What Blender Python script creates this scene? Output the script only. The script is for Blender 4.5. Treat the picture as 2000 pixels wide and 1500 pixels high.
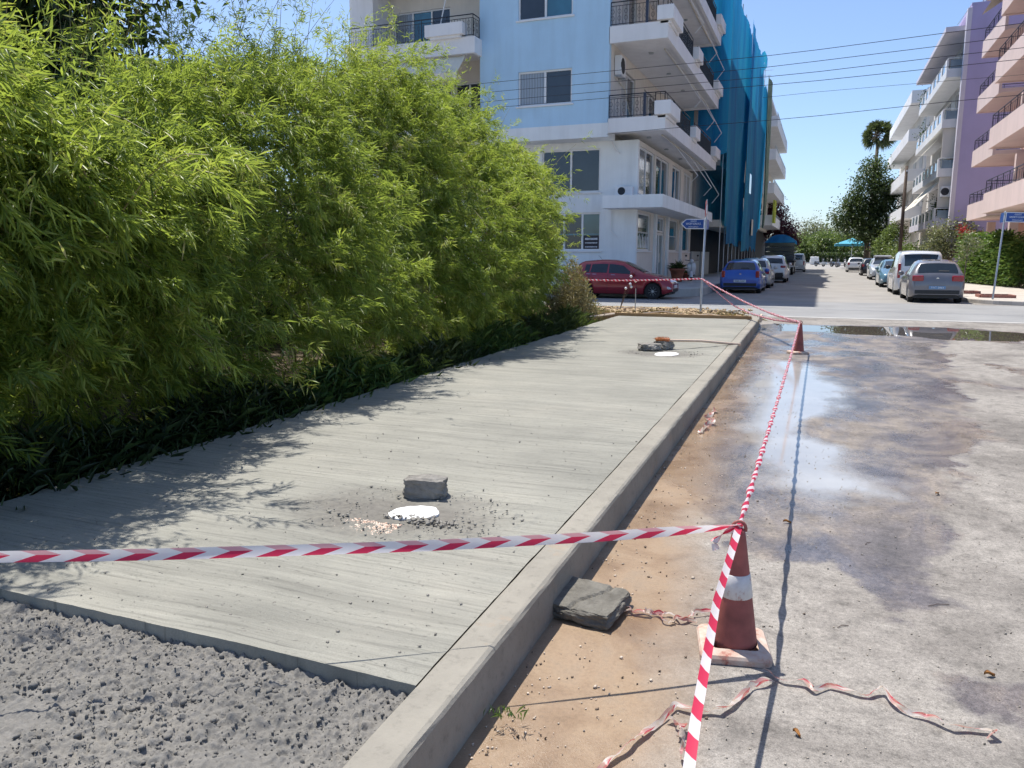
import bpy, bmesh, math, random
import numpy as np
from mathutils import Vector, Matrix, noise as mnoise
R = math.radians
random.seed(7); rng = np.random.default_rng(11)
for o in list(bpy.data.objects): bpy.data.objects.remove(o)
scene = bpy.context.scene
COL = scene.collection

# ---------------------------------------------------------------- camera, sky, sun, exposure
cam = bpy.data.cameras.new('camera'); cam_o = bpy.data.objects.new('camera', cam); COL.objects.link(cam_o)
cam_o.location = (0, 0, 1.65); cam_o.rotation_euler = (R(90 - 9.5), 0, R(21.7))
cam.sensor_width = 36; cam.lens = 27; cam.clip_start = .05; cam.clip_end = 4000
scene.camera = cam_o
SUN_EL, SUN_AZ = 66.7, 52.1          # azimuth measured from +Y towards -X
sd = Vector((-math.sin(R(SUN_AZ)) * math.cos(R(SUN_EL)), math.cos(R(SUN_AZ)) * math.cos(R(SUN_EL)), math.sin(R(SUN_EL))))
world = bpy.data.worlds.new('World'); scene.world = world; world.use_nodes = True
wn = world.node_tree.nodes; bg = wn['Background']
sky = wn.new('ShaderNodeTexSky'); sky.sky_type = 'NISHITA'; sky.sun_disc = False
sky.sun_elevation = R(SUN_EL); sky.sun_rotation = R(-SUN_AZ)
sky.air_density = .8; sky.dust_density = 1.0; sky.ozone_density = 4.5; sky.altitude = 0
world.node_tree.links.new(sky.outputs[0], bg.inputs[0]); bg.inputs[1].default_value = .138
sl = bpy.data.lights.new('sun', 'SUN'); sl.energy = 4.5; sl.angle = R(.55); sl.color = (1, .955, .88)
so = bpy.data.objects.new('sun', sl); COL.objects.link(so); so.rotation_euler = sd.to_track_quat('Z', 'Y').to_euler(); so.location = (0, 0, 40)
scene.view_settings.view_transform = 'Standard'; scene.view_settings.look = 'None'
scene.view_settings.exposure = .53; scene.view_settings.gamma = 1; scene.view_settings.use_curve_mapping = False
scene.cycles.max_bounces = 5; scene.cycles.diffuse_bounces = 3; scene.cycles.glossy_bounces = 3; scene.cycles.transmission_bounces = 3; scene.cycles.transparent_max_bounces = 4
scene.cycles.use_adaptive_sampling = True; scene.cycles.adaptive_threshold = .025
scene.cycles.use_denoising = True

# ---------------------------------------------------------------- object helpers
OFF = {}
def tag(o, label=None, cat=None, group=None, kind=None):
    if label: o['label'] = label
    if cat: o['category'] = cat
    if group: o['group'] = group
    if kind: o['kind'] = kind
    return o
def thing(name, label, cat, loc=(0, 0, 0), rotz=0, group=None, local=False):
    o = bpy.data.objects.new(name, None); COL.objects.link(o); o.location = loc; o.rotation_euler = (0, 0, rotz)
    o.empty_display_size = .2
    OFF[o.name] = (0, 0, 0) if local else tuple(loc)
    return tag(o, label, cat, group)
class MB:
    def __init__(s): s.V = []; s.F = []
    def add(s, vs, fs):
        n = len(s.V); s.V += [tuple(v) for v in vs]; s.F += [tuple(i + n for i in f) for f in fs]; return s
    def box(s, x0, x1, y0, y1, z0, z1):
        x0, x1 = min(x0, x1), max(x0, x1); y0, y1 = min(y0, y1), max(y0, y1); z0, z1 = min(z0, z1), max(z0, z1)
        return s.add([(x0, y0, z0), (x1, y0, z0), (x1, y1, z0), (x0, y1, z0), (x0, y0, z1), (x1, y0, z1), (x1, y1, z1), (x0, y1, z1)],
                     [(3, 2, 1, 0), (4, 5, 6, 7), (0, 1, 5, 4), (1, 2, 6, 5), (2, 3, 7, 6), (3, 0, 4, 7)])
    def bar(s, p, q, r, n=6, r2=None, cap=True):
        p = Vector(p); q = Vector(q); d = (q - p)
        if d.length < 1e-6: return s
        d.normalize(); u = d.orthogonal().normalized(); w = d.cross(u); r2 = r if r2 is None else r2
        vs = []
        for c, rr in ((p, r), (q, r2)):
            for i in range(n):
                a = 2 * math.pi * (i + .5) / n; vs.append(c + (u * math.cos(a) + w * math.sin(a)) * rr)
        fs = [(i, (i + 1) % n, n + (i + 1) % n, n + i) for i in range(n)]
        if cap: fs += [tuple(range(n - 1, -1, -1)), tuple(range(n, 2 * n))]
        return s.add(vs, fs)
    def tube(s, pts, r, n=6):
        if not hasattr(r, '__len__'): r = [r] * len(pts)
        P = [Vector(p) for p in pts]; vs = []; fs = []; u = None
        for k, p in enumerate(P):
            d = (P[min(k + 1, len(P) - 1)] - P[max(k - 1, 0)]).normalized()
            u = d.orthogonal().normalized() if u is None else (u - d * u.dot(d)).normalized()
            w = d.cross(u)
            for i in range(n):
                a = 2 * math.pi * i / n; vs.append(p + (u * math.cos(a) + w * math.sin(a)) * r[k])
        for k in range(len(P) - 1):
            for i in range(n):
                fs.append((k * n + i, k * n + (i + 1) % n, (k + 1) * n + (i + 1) % n, (k + 1) * n + i))
        fs += [tuple(range(n - 1, -1, -1)), tuple(range((len(P) - 1) * n, len(P) * n))]
        return s.add(vs, fs)
    def prism(s, poly, axis, a, b):
        # poly: 2D outline; axis: which coordinate is extruded from a to b
        def pt(u, v, w): return {'x': (w, u, v), 'y': (u, w, v), 'z': (u, v, w)}[axis]
        n = len(poly)
        vs = [pt(u, v, a) for u, v in poly] + [pt(u, v, b) for u, v in poly]
        fs = [(i, (i + 1) % n, n + (i + 1) % n, n + i) for i in range(n)] + [tuple(range(n - 1, -1, -1)), tuple(range(n, 2 * n))]
        return s.add(vs, fs)
    def lathe(s, prof, c=(0, 0, 0), n=20, axis='z'):
        vs = []; fs = []
        for r, z in prof:
            for i in range(n):
                a = 2 * math.pi * i / n; u, v = r * math.cos(a), r * math.sin(a)
                p = {'z': (u, v, z), 'y': (u, z, v), 'x': (z, u, v)}[axis]
                vs.append((p[0] + c[0], p[1] + c[1], p[2] + c[2]))
        for k in range(len(prof) - 1):
            for i in range(n): fs.append((k * n + i, k * n + (i + 1) % n, (k + 1) * n + (i + 1) % n, (k + 1) * n + i))
        fs += [tuple(range(n - 1, -1, -1)), tuple(range((len(prof) - 1) * n, len(prof) * n))]
        return s.add(vs, fs)
    def sheet(s, grid):
        # grid: rows of points
        n = len(grid[0]); vs = [p for r in grid for p in r]
        return s.add(vs, [(k * n + i, k * n + i + 1, (k + 1) * n + i + 1, (k + 1) * n + i) for k in range(len(grid) - 1) for i in range(n - 1)])
    def build(s, name, mat, parent=None, smooth=False, bevel=0, fix=True, sub=0):
        off = OFF.get(parent.name, (0, 0, 0)) if parent else (0, 0, 0)
        me = bpy.data.meshes.new(name)
        me.from_pydata([(v[0] - off[0], v[1] - off[1], v[2] - off[2]) for v in s.V], [], s.F)
        if fix:
            bm = bmesh.new(); bm.from_mesh(me); bmesh.ops.recalc_face_normals(bm, faces=bm.faces); bm.to_mesh(me); bm.free()
        if smooth:
            me.polygons.foreach_set('use_smooth', [True] * len(me.polygons))
        me.materials.append(mat)
        o = bpy.data.objects.new(name, me); COL.objects.link(o)
        if parent: o.parent = parent; OFF[o.name] = off
        if bevel:
            m = o.modifiers.new('bevel', 'BEVEL'); m.width = bevel; m.segments = 2; m.limit_method = 'ANGLE'; m.angle_limit = R(40)
        if sub:
            m = o.modifiers.new('sub', 'SUBSURF'); m.levels = sub; m.render_levels = sub
        return o
def B(*a): return MB().box(*a)
def text_mesh(name, body, size, mat, parent, M, align='CENTER'):
    c = bpy.data.curves.new(name, 'FONT'); c.body = body; c.size = size; c.align_x = align; c.align_y = 'CENTER'; c.extrude = .0015
    t = bpy.data.objects.new(name, c); COL.objects.link(t)
    dg = bpy.context.evaluated_depsgraph_get(); me = bpy.data.meshes.new_from_object(t.evaluated_get(dg))
    bpy.data.objects.remove(t); me.transform(M); me.materials.clear(); me.materials.append(mat); me.name = name
    o = bpy.data.objects.new(name, me); COL.objects.link(o); o.parent = parent; OFF[o.name] = OFF.get(parent.name, (0, 0, 0))
    return o
def children(o): return [c for c in o.children]
def copy_tree(o, parent=None):
    c = o.copy(); COL.objects.link(c); c.parent = parent
    for ch in children(o): copy_tree(ch, c)
    return c
def fbm(x, y, z, oct=4):
    a = 1.0; f = 1.0; t = 0.0
    for i in range(oct): t += a * mnoise.noise((x * f, y * f, z * f)); a *= .5; f *= 2.03
    return t

# ---------------------------------------------------------------- material helpers
class NM:
    def __init__(s, name):
        s.m = bpy.data.materials.new(name); s.m.use_nodes = True; s.n = s.m.node_tree.nodes; s.l = s.m.node_tree.links
        s.b = s.n['Principled BSDF']; s.out = s.n['Material Output']
        s.co = s.n.new('ShaderNodeTexCoord').outputs['Object']
    def new(s, t, **k):
        n = s.n.new(t)
        for a, v in k.items(): setattr(n, a, v)
        return n
    def mapped(s, sc, loc=(0, 0, 0), src=None):
        m = s.new('ShaderNodeMapping'); m.inputs['Scale'].default_value = sc if hasattr(sc, '__len__') else (sc,) * 3
        m.inputs['Location'].default_value = loc; s.l.new(src or s.co, m.inputs['Vector']); return m.outputs[0]
    def noise(s, scale, detail=4, rough=.55, src=None, dist=0):
        t = s.new('ShaderNodeTexNoise'); t.inputs['Scale'].default_value = scale; t.inputs['Detail'].default_value = detail
        t.inputs['Roughness'].default_value = rough; t.inputs['Distortion'].default_value = dist
        s.l.new(src or s.co, t.inputs['Vector']); return t.outputs[0]
    def ramp(s, fac, stops, interp='LINEAR'):
        r = s.new('ShaderNodeValToRGB'); r.color_ramp.interpolation = interp
        while len(r.color_ramp.elements) < len(stops): r.color_ramp.elements.new(.5)
        for e, (p, c) in zip(r.color_ramp.elements, stops):
            e.position = p; e.color = (*c, 1) if hasattr(c, '__len__') else (c, c, c, 1)
        s.l.new(fac, r.inputs[0]); return r.outputs[0]
    def math(s, op, a, b=0, c=None, clamp=False):
        m = s.new('ShaderNodeMath', operation=op, use_clamp=clamp)
        for i, v in enumerate((a, b, c)):
            if v is None: continue
            if hasattr(v, 'is_linked'): s.l.new(v, m.inputs[i])
            else: m.inputs[i].default_value = v
        return m.outputs[0]
    def mix(s, fac, a, b, mode='MIX'):
        m = s.new('ShaderNodeMix', data_type='RGBA', blend_type=mode)
        for i, v in ((0, fac), (6, a), (7, b)):
            if hasattr(v, 'is_linked'): s.l.new(v, m.inputs[i])
            elif i == 0: m.inputs[0].default_value = v
            else: m.inputs[i].default_value = (*v, 1)
        return m.outputs[2]
    def attr(s, name):
        a = s.new('ShaderNodeAttribute'); a.attribute_name = name; return a.outputs['Fac']
    def bump(s, h, strength=.3, dist=.01):
        b = s.new('ShaderNodeBump'); b.inputs['Strength'].default_value = strength; b.inputs['Distance'].default_value = dist
        s.l.new(h, b.inputs['Height']); s.l.new(b.outputs[0], s.b.inputs['Normal']); return b
    def set(s, **k):
        for a, v in k.items():
            i = s.b.inputs[a.replace('_', ' ')]
            if hasattr(v, 'is_linked'): s.l.new(v, i)
            elif hasattr(v, '__len__') and len(v) == 3: i.default_value = (*v, 1)
            else: i.default_value = v
        return s
def simple(name, col, rough=.6, var=.12, scale=3., bump=0, bscale=60., metal=0., streak=0, coat=0., bdist=.004):
    s = NM(name); c0 = tuple(max(0, v * (1 - var)) for v in col); c1 = tuple(min(1, v * (1 + var)) for v in col)
    c = s.ramp(s.noise(scale, 6), [(.3, c0), (.7, c1)])
    if streak:
        st = s.ramp(s.noise(1., 5, .6, s.mapped((2.2, 2.2, .22))), [(.42, 1.), (.75, 1 - streak)])
        c = s.mix(1., c, st, 'MULTIPLY')
    s.set(Base_Color=c, Roughness=rough, Metallic=metal)
    if coat: s.set(Coat_Weight=coat, Coat_Roughness=.05)
    if bump: s.bump(s.noise(bscale, 5), bump, bdist)
    return s.m
def plaster(name, col, streak=.10): return simple(name, col, .85, .05, .8, .25, 90, streak=streak)
M = {}
M['blue_plaster'] = plaster('blue_plaster', (.47, .69, .88), .11)
M['white_plaster'] = plaster('white_plaster', (.80, .84, .86), .13)
M['white_trim'] = plaster('white_trim', (.80, .80, .81), .10)
M['cream_plaster'] = plaster('cream_plaster', (.72, .68, .62))
M['beige_plaster'] = plaster('beige_plaster', (.60, .55, .47))
M['purple_plaster'] = plaster('purple_plaster', (.44, .40, .62), .05)
M['lilac_trim'] = plaster('lilac_trim', (.66, .63, .70))
M['pink_plaster'] = plaster('pink_plaster', (.78, .62, .58), .07)
M['salmon_plaster'] = plaster('salmon_plaster', (.56, .34, .29), .08)
M['grey_concrete'] = plaster('grey_concrete', (.34, .33, .32), .25)
M['frame_white'] = simple('frame_white', (.76, .77, .78), .35, .03)
M['frame_grey'] = simple('frame_grey', (.42, .46, .48), .35, .05)
M['iron'] = simple('iron', (.02, .022, .03), .45, .2)
M['iron_blue'] = simple('iron_blue', (.03, .04, .07), .45, .2)
M['steel'] = simple('steel', (.42, .44, .46), .42, .1, 8, metal=.6)
M['alu_rod'] = simple('alu_rod', (.72, .72, .72), .4, .05)
M['rubber'] = simple('rubber', (.018, .018, .019), .8, .2, 20)
M['black_plastic'] = simple('black_plastic', (.02, .021, .024), .55, .2, 10)
M['plate_white'] = simple('plate_white', (.7, .72, .74), .4, .03)
M['plate_blue'] = simple('plate_blue', (.13, .26, .45), .4, .05)
M['ink'] = simple('ink', (.02, .02, .03), .5, .05)
M['sign_blue'] = simple('sign_blue', (.015, .07, .30), .35, .1)
M['sign_white'] = simple('sign_white', (.72, .76, .82), .4, .05)
M['awning'] = simple('awning', (.72, .67, .55), .9, .06, 2, .2, 200)
M['canvas_teal'] = simple('canvas_teal', (.08, .36, .50), .9, .1, 2)
M['terracotta'] = simple('terracotta', (.34, .12, .07), .8, .15, 6)
M['brick_red'] = simple('brick_red', (.30, .13, .10), .85, .2, 9, .3)
M['wood_board'] = NM('wood_board')
s = M['wood_board']; s.set(Base_Color=s.ramp(s.noise(3, 6, .6, s.mapped((1.2, 30, 30))), [(.3, (.36, .20, .09)), (.7, (.56, .36, .18))]), Roughness=.8); M['wood_board'] = s.m
M['pale_wood'] = simple('pale_wood', (.58, .47, .36), .75, .15, 14)
M['old_wood'] = simple('old_wood', (.10, .07, .055), .85, .25, 6, .4, 40)
M['bark'] = simple('bark', (.13, .10, .075), .9, .3, 7, .6, 30, bdist=.02)
M['taillight'] = simple('taillight', (.30, .008, .02), .15, .15, 12, coat=1.)
M['headlamp'] = simple('headlamp', (.55, .58, .62), .12, .15, 14, coat=1.)
M['rim'] = simple('rim', (.50, .52, .54), .3, .1, 6, metal=.7)
M['chrome'] = simple('chrome', (.75, .76, .78), .15, .05, metal=1.)
def paint(name, col, flake=.1): return simple(name, col, .32, flake, 2.2, coat=1., metal=.15)
M['paint_red'] = paint('paint_red', (.30, .014, .028)); M['paint_blue'] = paint('paint_blue', (.014, .09, .42))
M['paint_grey'] = paint('paint_grey', (.17, .165, .18)); M['paint_white'] = paint('paint_white', (.68, .69, .71), .03)
M['paint_silver'] = paint('paint_silver', (.42, .45, .48)); M['paint_teal'] = paint('paint_teal', (.10, .20, .27))
M['paint_black'] = paint('paint_black', (.02, .02, .03)); M['paint_dark'] = paint('paint_dark', (.03, .034, .045))
def glass(name, col, rough=.04, curtain=None):
    s = NM(name)
    c = s.ramp(s.noise(.7, 3), [(.3, tuple(v * .7 for v in col)), (.7, tuple(v * 1.35 for v in col))])
    if curtain:
        w = s.new('ShaderNodeTexWave', wave_type='BANDS', bands_direction='X'); w.inputs['Scale'].default_value = 2.6; w.inputs['Distortion'].default_value = 1.5
        s.l.new(s.co, w.inputs['Vector']); c = s.ramp(w.outputs[0], [(.2, tuple(v * .75 for v in curtain)), (.9, curtain)])
    s.set(Base_Color=c, Roughness=rough, IOR=1.55, Coat_Weight=.6, Coat_Roughness=.02); return s.m
M['glass'] = glass('glass', (.022, .030, .042)); M['glass_curtain'] = glass('glass_curtain', (.2, .2, .2), .08, (.30, .34, .38))
M['glass_blue'] = glass('glass_blue', (.04, .16, .24)); M['glass_car'] = glass('glass_car', (.012, .018, .022), .03)
M['glass_green'] = glass('glass_green', (.06, .12, .13)); M['glass_pale'] = glass('glass_pale', (.22, .30, .36), .1)
M['shutter'] = simple('shutter', (.50, .50, .48), .6, .08)
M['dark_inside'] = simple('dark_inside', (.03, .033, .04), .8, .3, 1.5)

# leaves: colour per leaf from an attribute, light passing through
def leafmat(name, stops, trans=.45, tcol=(.34, .46, .05), rough=.42):
    s = NM(name); t = s.attr('tint'); c = s.ramp(t, stops)
    s.set(Base_Color=c, Roughness=rough, Specular_IOR_Level=.45)
    tr = s.new('ShaderNodeBsdfTranslucent'); s.l.new(s.mix(1., s.mix(.5, c, (1, 1, 1)), tcol, 'MULTIPLY'), tr.inputs[0])
    mx = s.new('ShaderNodeMixShader'); mx.inputs[0].default_value = trans
    s.l.new(s.b.outputs[0], mx.inputs[1]); s.l.new(tr.outputs[0], mx.inputs[2]); s.l.new(mx.outputs[0], s.out.inputs[0]); return s.m
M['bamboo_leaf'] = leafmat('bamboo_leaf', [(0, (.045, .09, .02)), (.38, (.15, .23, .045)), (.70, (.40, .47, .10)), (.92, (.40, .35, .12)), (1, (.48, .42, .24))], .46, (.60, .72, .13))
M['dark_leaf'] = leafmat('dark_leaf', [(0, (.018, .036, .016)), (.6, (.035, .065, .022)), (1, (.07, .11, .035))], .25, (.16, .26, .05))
M['tree_leaf'] = leafmat('tree_leaf', [(0, (.03, .055, .025)), (.6, (.06, .095, .035)), (1, (.12, .15, .05))], .3, (.22, .32, .07))
M['light_leaf'] = leafmat('light_leaf', [(0, (.08, .13, .035)), (.6, (.14, .20, .06)), (1, (.22, .26, .09))], .4, (.32, .42, .10))
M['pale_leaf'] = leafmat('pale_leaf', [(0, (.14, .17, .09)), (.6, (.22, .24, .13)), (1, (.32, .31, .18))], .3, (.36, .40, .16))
M['purple_leaf'] = leafmat('purple_leaf', [(0, (.05, .02, .03)), (.6, (.09, .03, .05)), (1, (.14, .06, .07))], .3, (.28, .08, .12))
M['hedge_leaf'] = leafmat('hedge_leaf', [(0, (.045, .10, .035)), (.6, (.10, .19, .055)), (1, (.22, .27, .07))], .35, (.28, .42, .08), .3)
M['dry_leaf'] = leafmat('dry_leaf', [(0, (.14, .11, .05)), (.5, (.26, .21, .10)), (1, (.42, .36, .2))], .3, (.4, .36, .15))
M['palm_leaf'] = leafmat('palm_leaf', [(0, (.05, .075, .035)), (1, (.13, .16, .075))], .25, (.25, .32, .1))

def rot_from(d):
    # arrays of unit d -> side, up frames
    ref = np.where(np.abs(d[:, 2:3]) > .95, np.array([[1., 0, 0]]), np.array([[0, 0, 1.]]))
    s = np.cross(d, ref); s /= np.linalg.norm(s, axis=1, keepdims=True) + 1e-9
    return s, np.cross(s, d)
def leaves_object(name, base, d, length, width, mat, parent=None, fold=.25, tint=None, roll=None, droop=.12):
    """one mesh of folded lance-shaped leaves (two triangles each side of the midrib)"""
    n = len(base); d = d / (np.linalg.norm(d, axis=1, keepdims=True) + 1e-9)
    s, u = rot_from(d)
    roll = rng.normal(0, .9, n) if roll is None else roll
    c, sn = np.cos(roll)[:, None], np.sin(roll)[:, None]
    s2 = s * c + u * sn; u2 = u * c - s * sn
    L = length[:, None]; W = width[:, None]
    mid = base + d * L * .42
    A = base; Bv = mid + s2 * W * .5 + u2 * W * fold; Cv = mid - s2 * W * .5 + u2 * W * fold
    T = base + d * L; T[:, 2] -= (L[:, 0] * droop)
    V = np.empty((n * 4, 3), np.float32); V[0::4] = A; V[1::4] = Bv; V[2::4] = T; V[3::4] = Cv
    off = OFF.get(parent.name, (0, 0, 0)) if parent else (0, 0, 0)
    V -= np.array(off, np.float32)
    idx = np.arange(n, dtype=np.int32) * 4
    F = np.empty((n * 2, 3), np.int32); F[0::2] = np.stack([idx, idx + 1, idx + 2], 1); F[1::2] = np.stack([idx, idx + 2, idx + 3], 1)
    return tri_mesh(name, V, F, mat, parent, np.repeat(rng.random(n) if tint is None else tint, 2))
def tri_mesh(name, V, F, mat, parent=None, tint=None):
    me = bpy.data.meshes.new(name); me.vertices.add(len(V)); me.vertices.foreach_set('co', V.astype(np.float32).ravel())
    me.loops.add(F.size); me.loops.foreach_set('vertex_index', F.astype(np.int32).ravel())
    me.polygons.add(len(F)); me.polygons.foreach_set('loop_start', np.arange(0, F.size, 3, dtype=np.int32))
    me.polygons.foreach_set('loop_total', np.full(len(F), 3, np.int32))
    me.update(calc_edges=True)
    if tint is not None:
        a = me.attributes.new('tint', 'FLOAT', 'FACE'); a.data.foreach_set('value', tint.astype(np.float32))
    me.materials.append(mat); o = bpy.data.objects.new(name, me); COL.objects.link(o)
    if parent: o.parent = parent; OFF[o.name] = OFF.get(parent.name, (0, 0, 0))
    return o
def rdir(n):
    v = rng.normal(size=(n, 3)); return v / np.linalg.norm(v, axis=1, keepdims=True)
# ================================================================ ground, road, pavement
def sdf(P, X, Y):
    """signed distance to a polygon, positive inside"""
    P = np.array(P, float); d = np.full(X.shape, 1e9); ins = np.zeros(X.shape, bool); n = len(P)
    for i in range(n):
        ax, ay = P[i]; bx, by = P[(i + 1) % n]; ex, ey = bx - ax, by - ay
        t = np.clip(((X - ax) * ex + (Y - ay) * ey) / (ex * ex + ey * ey + 1e-12), 0, 1)
        d = np.minimum(d, np.hypot(X - ax - t * ex, Y - ay - t * ey))
        c = ((ay > Y) != (by > Y)) & (X < ex * (Y - ay) / (ey if abs(ey) > 1e-12 else 1e-12) + ax); ins ^= c
    return np.where(ins, d, -d)
WET = [(-1.3, 19.6), (1.71, 20.32), (2.9, 20.4), (4.1, 19.6), (3.72, 16.98), (2.46, 17.4), (1.95, 14.5), (2.2, 14.85), (1.95, 14.05), (1.96, 12.1), (1.6, 10.8), (1.55, 7.9), (1.26, 7.2), (1.1, 6.4),
       (.98, 6.6), (.95, 5.6), (.83, 5.4), (.78, 4.75), (.58, 4.4), (.55, 3.9), (.42, 3.75), (.3, 4.15), (.1, 4.3), (-.15, 4.15), (-.38, 4.35), (-.5, 4.9), (-.75, 5.2), (-1.1, 6), (-1.4, 12)]
MUD = [(-1.4, 17.6), (-1.02, 16.9), (-.86, 9.84), (-.62, 5.1), (-.5, 3.9), (-.47, 2.9), (-.43, 2.2), (-.4, 1.2), (-1.4, 1.2)]
MILK = [(-.78, 12.94), (-.2, 12.9), (.1, 11.3), (.38, 10.2), (.27, 9.2), (-.02, 8.25), (-.02, 7.55), (.27, 7.0), (.25, 6.35), (.6, 6.15), (.53, 5.75), (.1, 5.5), (-.27, 5.6), (-.4, 6.4), (-.55, 8.6)]
MIRR = [(-1.0, 20.0), (-.35, 19.75), (.6, 19.95), (1.7, 20.1), (2.8, 20.2), (4.4, 19.2), (3.75, 17.3), (2.6, 17.2), (1.8, 17.7), (.85, 17.6), (.05, 17.95), (-.75, 18.0)]
SPOT = [(.64, 3.28), (.86, 3.26), (.70, 3.1), (.62, 3.22)]
SPOT2 = [(2.5, 13.5), (3.3, 12.9), (3.5, 12.1), (2.9, 12.5)]
TRAIL = [(1.9, 11.7), (2.4, 11.2), (3.2, 11.2), (3.2, 10.9), (2.4, 10.95)]
fx = np.concatenate([[-160, -60, -20, -8, -4, -2], np.arange(-1.3, 1.6, .03), np.arange(1.6, 4.6, .06), [5.5, 7, 10, 20, 60, 160]])
fy = np.concatenate([[-60, -20, -6, -2, 0], np.arange(1, 7, .03), np.arange(7, 21, .06), [22, 24, 28, 36, 50, 80, 120, 180, 260]])
GX, GY = np.meshgrid(fx, fy)
me = bpy.data.meshes.new('road'); nx, ny = len(fx), len(fy)
wet = sdf(WET, GX, GY); wet = np.maximum(wet, np.maximum(sdf(SPOT, GX, GY), np.maximum(sdf(SPOT2, GX, GY), sdf(TRAIL, GX, GY)) + .05) + .06)
mud = sdf(MUD, GX, GY); milk = sdf(MILK, GX, GY); mirr = sdf(MIRR, GX, GY)
GZ = np.zeros_like(GX)
vs = np.stack([GX, GY, GZ], -1).reshape(-1, 3)
ii = np.arange(nx * ny).reshape(ny, nx)
fs = np.stack([ii[:-1, :-1], ii[:-1, 1:], ii[1:, 1:], ii[1:, :-1]], -1).reshape(-1, 4)
me.from_pydata(vs.tolist(), [], fs.tolist())
for nm, arr in (('wet', wet), ('mud', mud), ('milk', milk), ('mirr', mirr)):
    a = me.attributes.new(nm, 'FLOAT', 'POINT'); a.data.foreach_set('value', np.clip(arr, -1, 1).astype(np.float32).ravel())
road = bpy.data.objects.new('road', me); COL.objects.link(road); tag(road, 'worn grey asphalt road with wet patches and puddles', 'road', kind='structure')
s = NM('road_asphalt')
n_fine = s.noise(170, 3, .7); n_med = s.noise(9, 6, .62); n_big = s.noise(.9, 7, .66, dist=.5); n_edge = s.noise(1.4, 8, .68); n_edge2 = s.noise(.9, 7, .65, s.mapped(1, (13, 5, 2)))
def smask(d, nz, amp, soft): return s.math('DIVIDE', s.math('ADD', s.math('ADD', d, s.math('MULTIPLY', s.math('SUBTRACT', nz, .5), amp)), soft * .5), soft, clamp=True)
wetm = smask(s.attr('wet'), n_edge, 1.25, .11); mudm = smask(s.attr('mud'), n_edge2, .55, .34)
milkm = smask(s.attr('milk'), s.noise(1.1, 6, .62, s.mapped((1.2, .7, 1), (3, 9, 1))), 1.2, .30); mirrm = smask(s.attr('mirr'), n_edge2, .9, .06)
dry = s.ramp(n_big, [(.30, (.15, .135, .12)), (.43, (.22, .20, .178)), (.55, (.30, .275, .245)), (.66, (.235, .215, .19)), (.78, (.34, .31, .27))])
dry = s.mix(1., dry, s.ramp(n_med, [(.30, .58), (.46, .95), (.6, 1.05), (.74, 1.3)]), 'MULTIPLY')
dry = s.mix(1., dry, s.ramp(s.noise(48, 4, .7), [(.32, .62), (.46, .94), (.56, 1.05), (.7, 1.3)]), 'MULTIPLY')
dry = s.mix(1., dry, s.ramp(n_fine, [(.32, .55), (.45, .9), (.58, 1.06), (.70, 1.4)]), 'MULTIPLY')
wetc = s.ramp(s.noise(.75, 6, .62, s.mapped((1.5, .85, 1), (7, 1, 3)), .8), [(.3, (.085, .078, .082)), (.43, (.13, .116, .114)), (.53, (.215, .182, .15)), (.6, (.15, .132, .124)), (.75, (.095, .086, .09))])
wetc = s.mix(1., wetc, s.ramp(n_fine, [(.3, .5), (.5, 1.), (.75, 1.5)]), 'MULTIPLY'); wetc = s.mix(1., wetc, s.ramp(s.noise(40, 5, .75), [(.3, .6), (.5, 1.), (.72, 1.5)]), 'MULTIPLY'); wetc = s.mix(1., wetc, s.ramp(s.noise(3.2, 6, .7), [(.32, .62), (.5, 1.), (.7, 1.35)]), 'MULTIPLY')
mudc = s.ramp(s.noise(2.2, 7, .65, dist=.5), [(.28, (.15, .096, .056)), (.42, (.23, .152, .09)), (.55, (.29, .203, .127)), (.72, (.255, .192, .132))])
mudc = s.mix(1., mudc, s.ramp(s.noise(60, 4, .7), [(.28, .8), (.5, 1.), (.78, 1.12)]), 'MULTIPLY')
milkc = s.ramp(s.noise(1.3, 4), [(.3, (.31, .305, .295)), (.7, (.40, .39, .37))])
c = s.mix(wetm, dry, wetc); c = s.mix(mudm, c, mudc); c = s.mix(milkm, c, milkc); c = s.mix(mirrm, c, (.10, .085, .07))
wpud = s.math('MAXIMUM', milkm, mirrm)
sheen = s.ramp(s.noise(1.0, 5, .6, s.mapped((1.4, .8, 1), (2, 8, 5))), [(.42, .62), (.56, .16)])
rgh = s.math('ADD', s.math('MULTIPLY', wetm, s.math('SUBTRACT', sheen, .9)), .9)
rgh = s.math('SUBTRACT', rgh, s.math('MULTIPLY', mudm, s.ramp(s.noise(1.7, 5), [(.4, .25), (.6, .62)])), clamp=True)
rgh = s.mix(milkm, rgh, (.10, .10, .10)); rgh = s.mix(mirrm, rgh, (.012, .012, .012))
s.set(Base_Color=c, Roughness=rgh, Specular_IOR_Level=.5)
hgt = s.math('ADD', s.math('MULTIPLY', n_fine, .55), s.math('MULTIPLY', n_med, .45))
hgt = s.math('MULTIPLY', hgt, s.math('SUBTRACT', 1., s.math('MAXIMUM', wpud, s.math('MULTIPLY', wetm, .55))))
s.bump(hgt, .55, .008); me.materials.append(s.m)

gm = NM('dry_ground'); gm.set(Base_Color=gm.ramp(gm.noise(.05, 6), [(.3, (.22, .19, .13)), (.7, (.32, .28, .2))]), Roughness=1.)
tag(MB().sheet([[(x, y, -.03) for x in (-2500, 2500)] for y in (-400, 3500)]).build('ground', gm.m), 'dry earth reaching to the horizon', 'ground', kind='structure')
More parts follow.
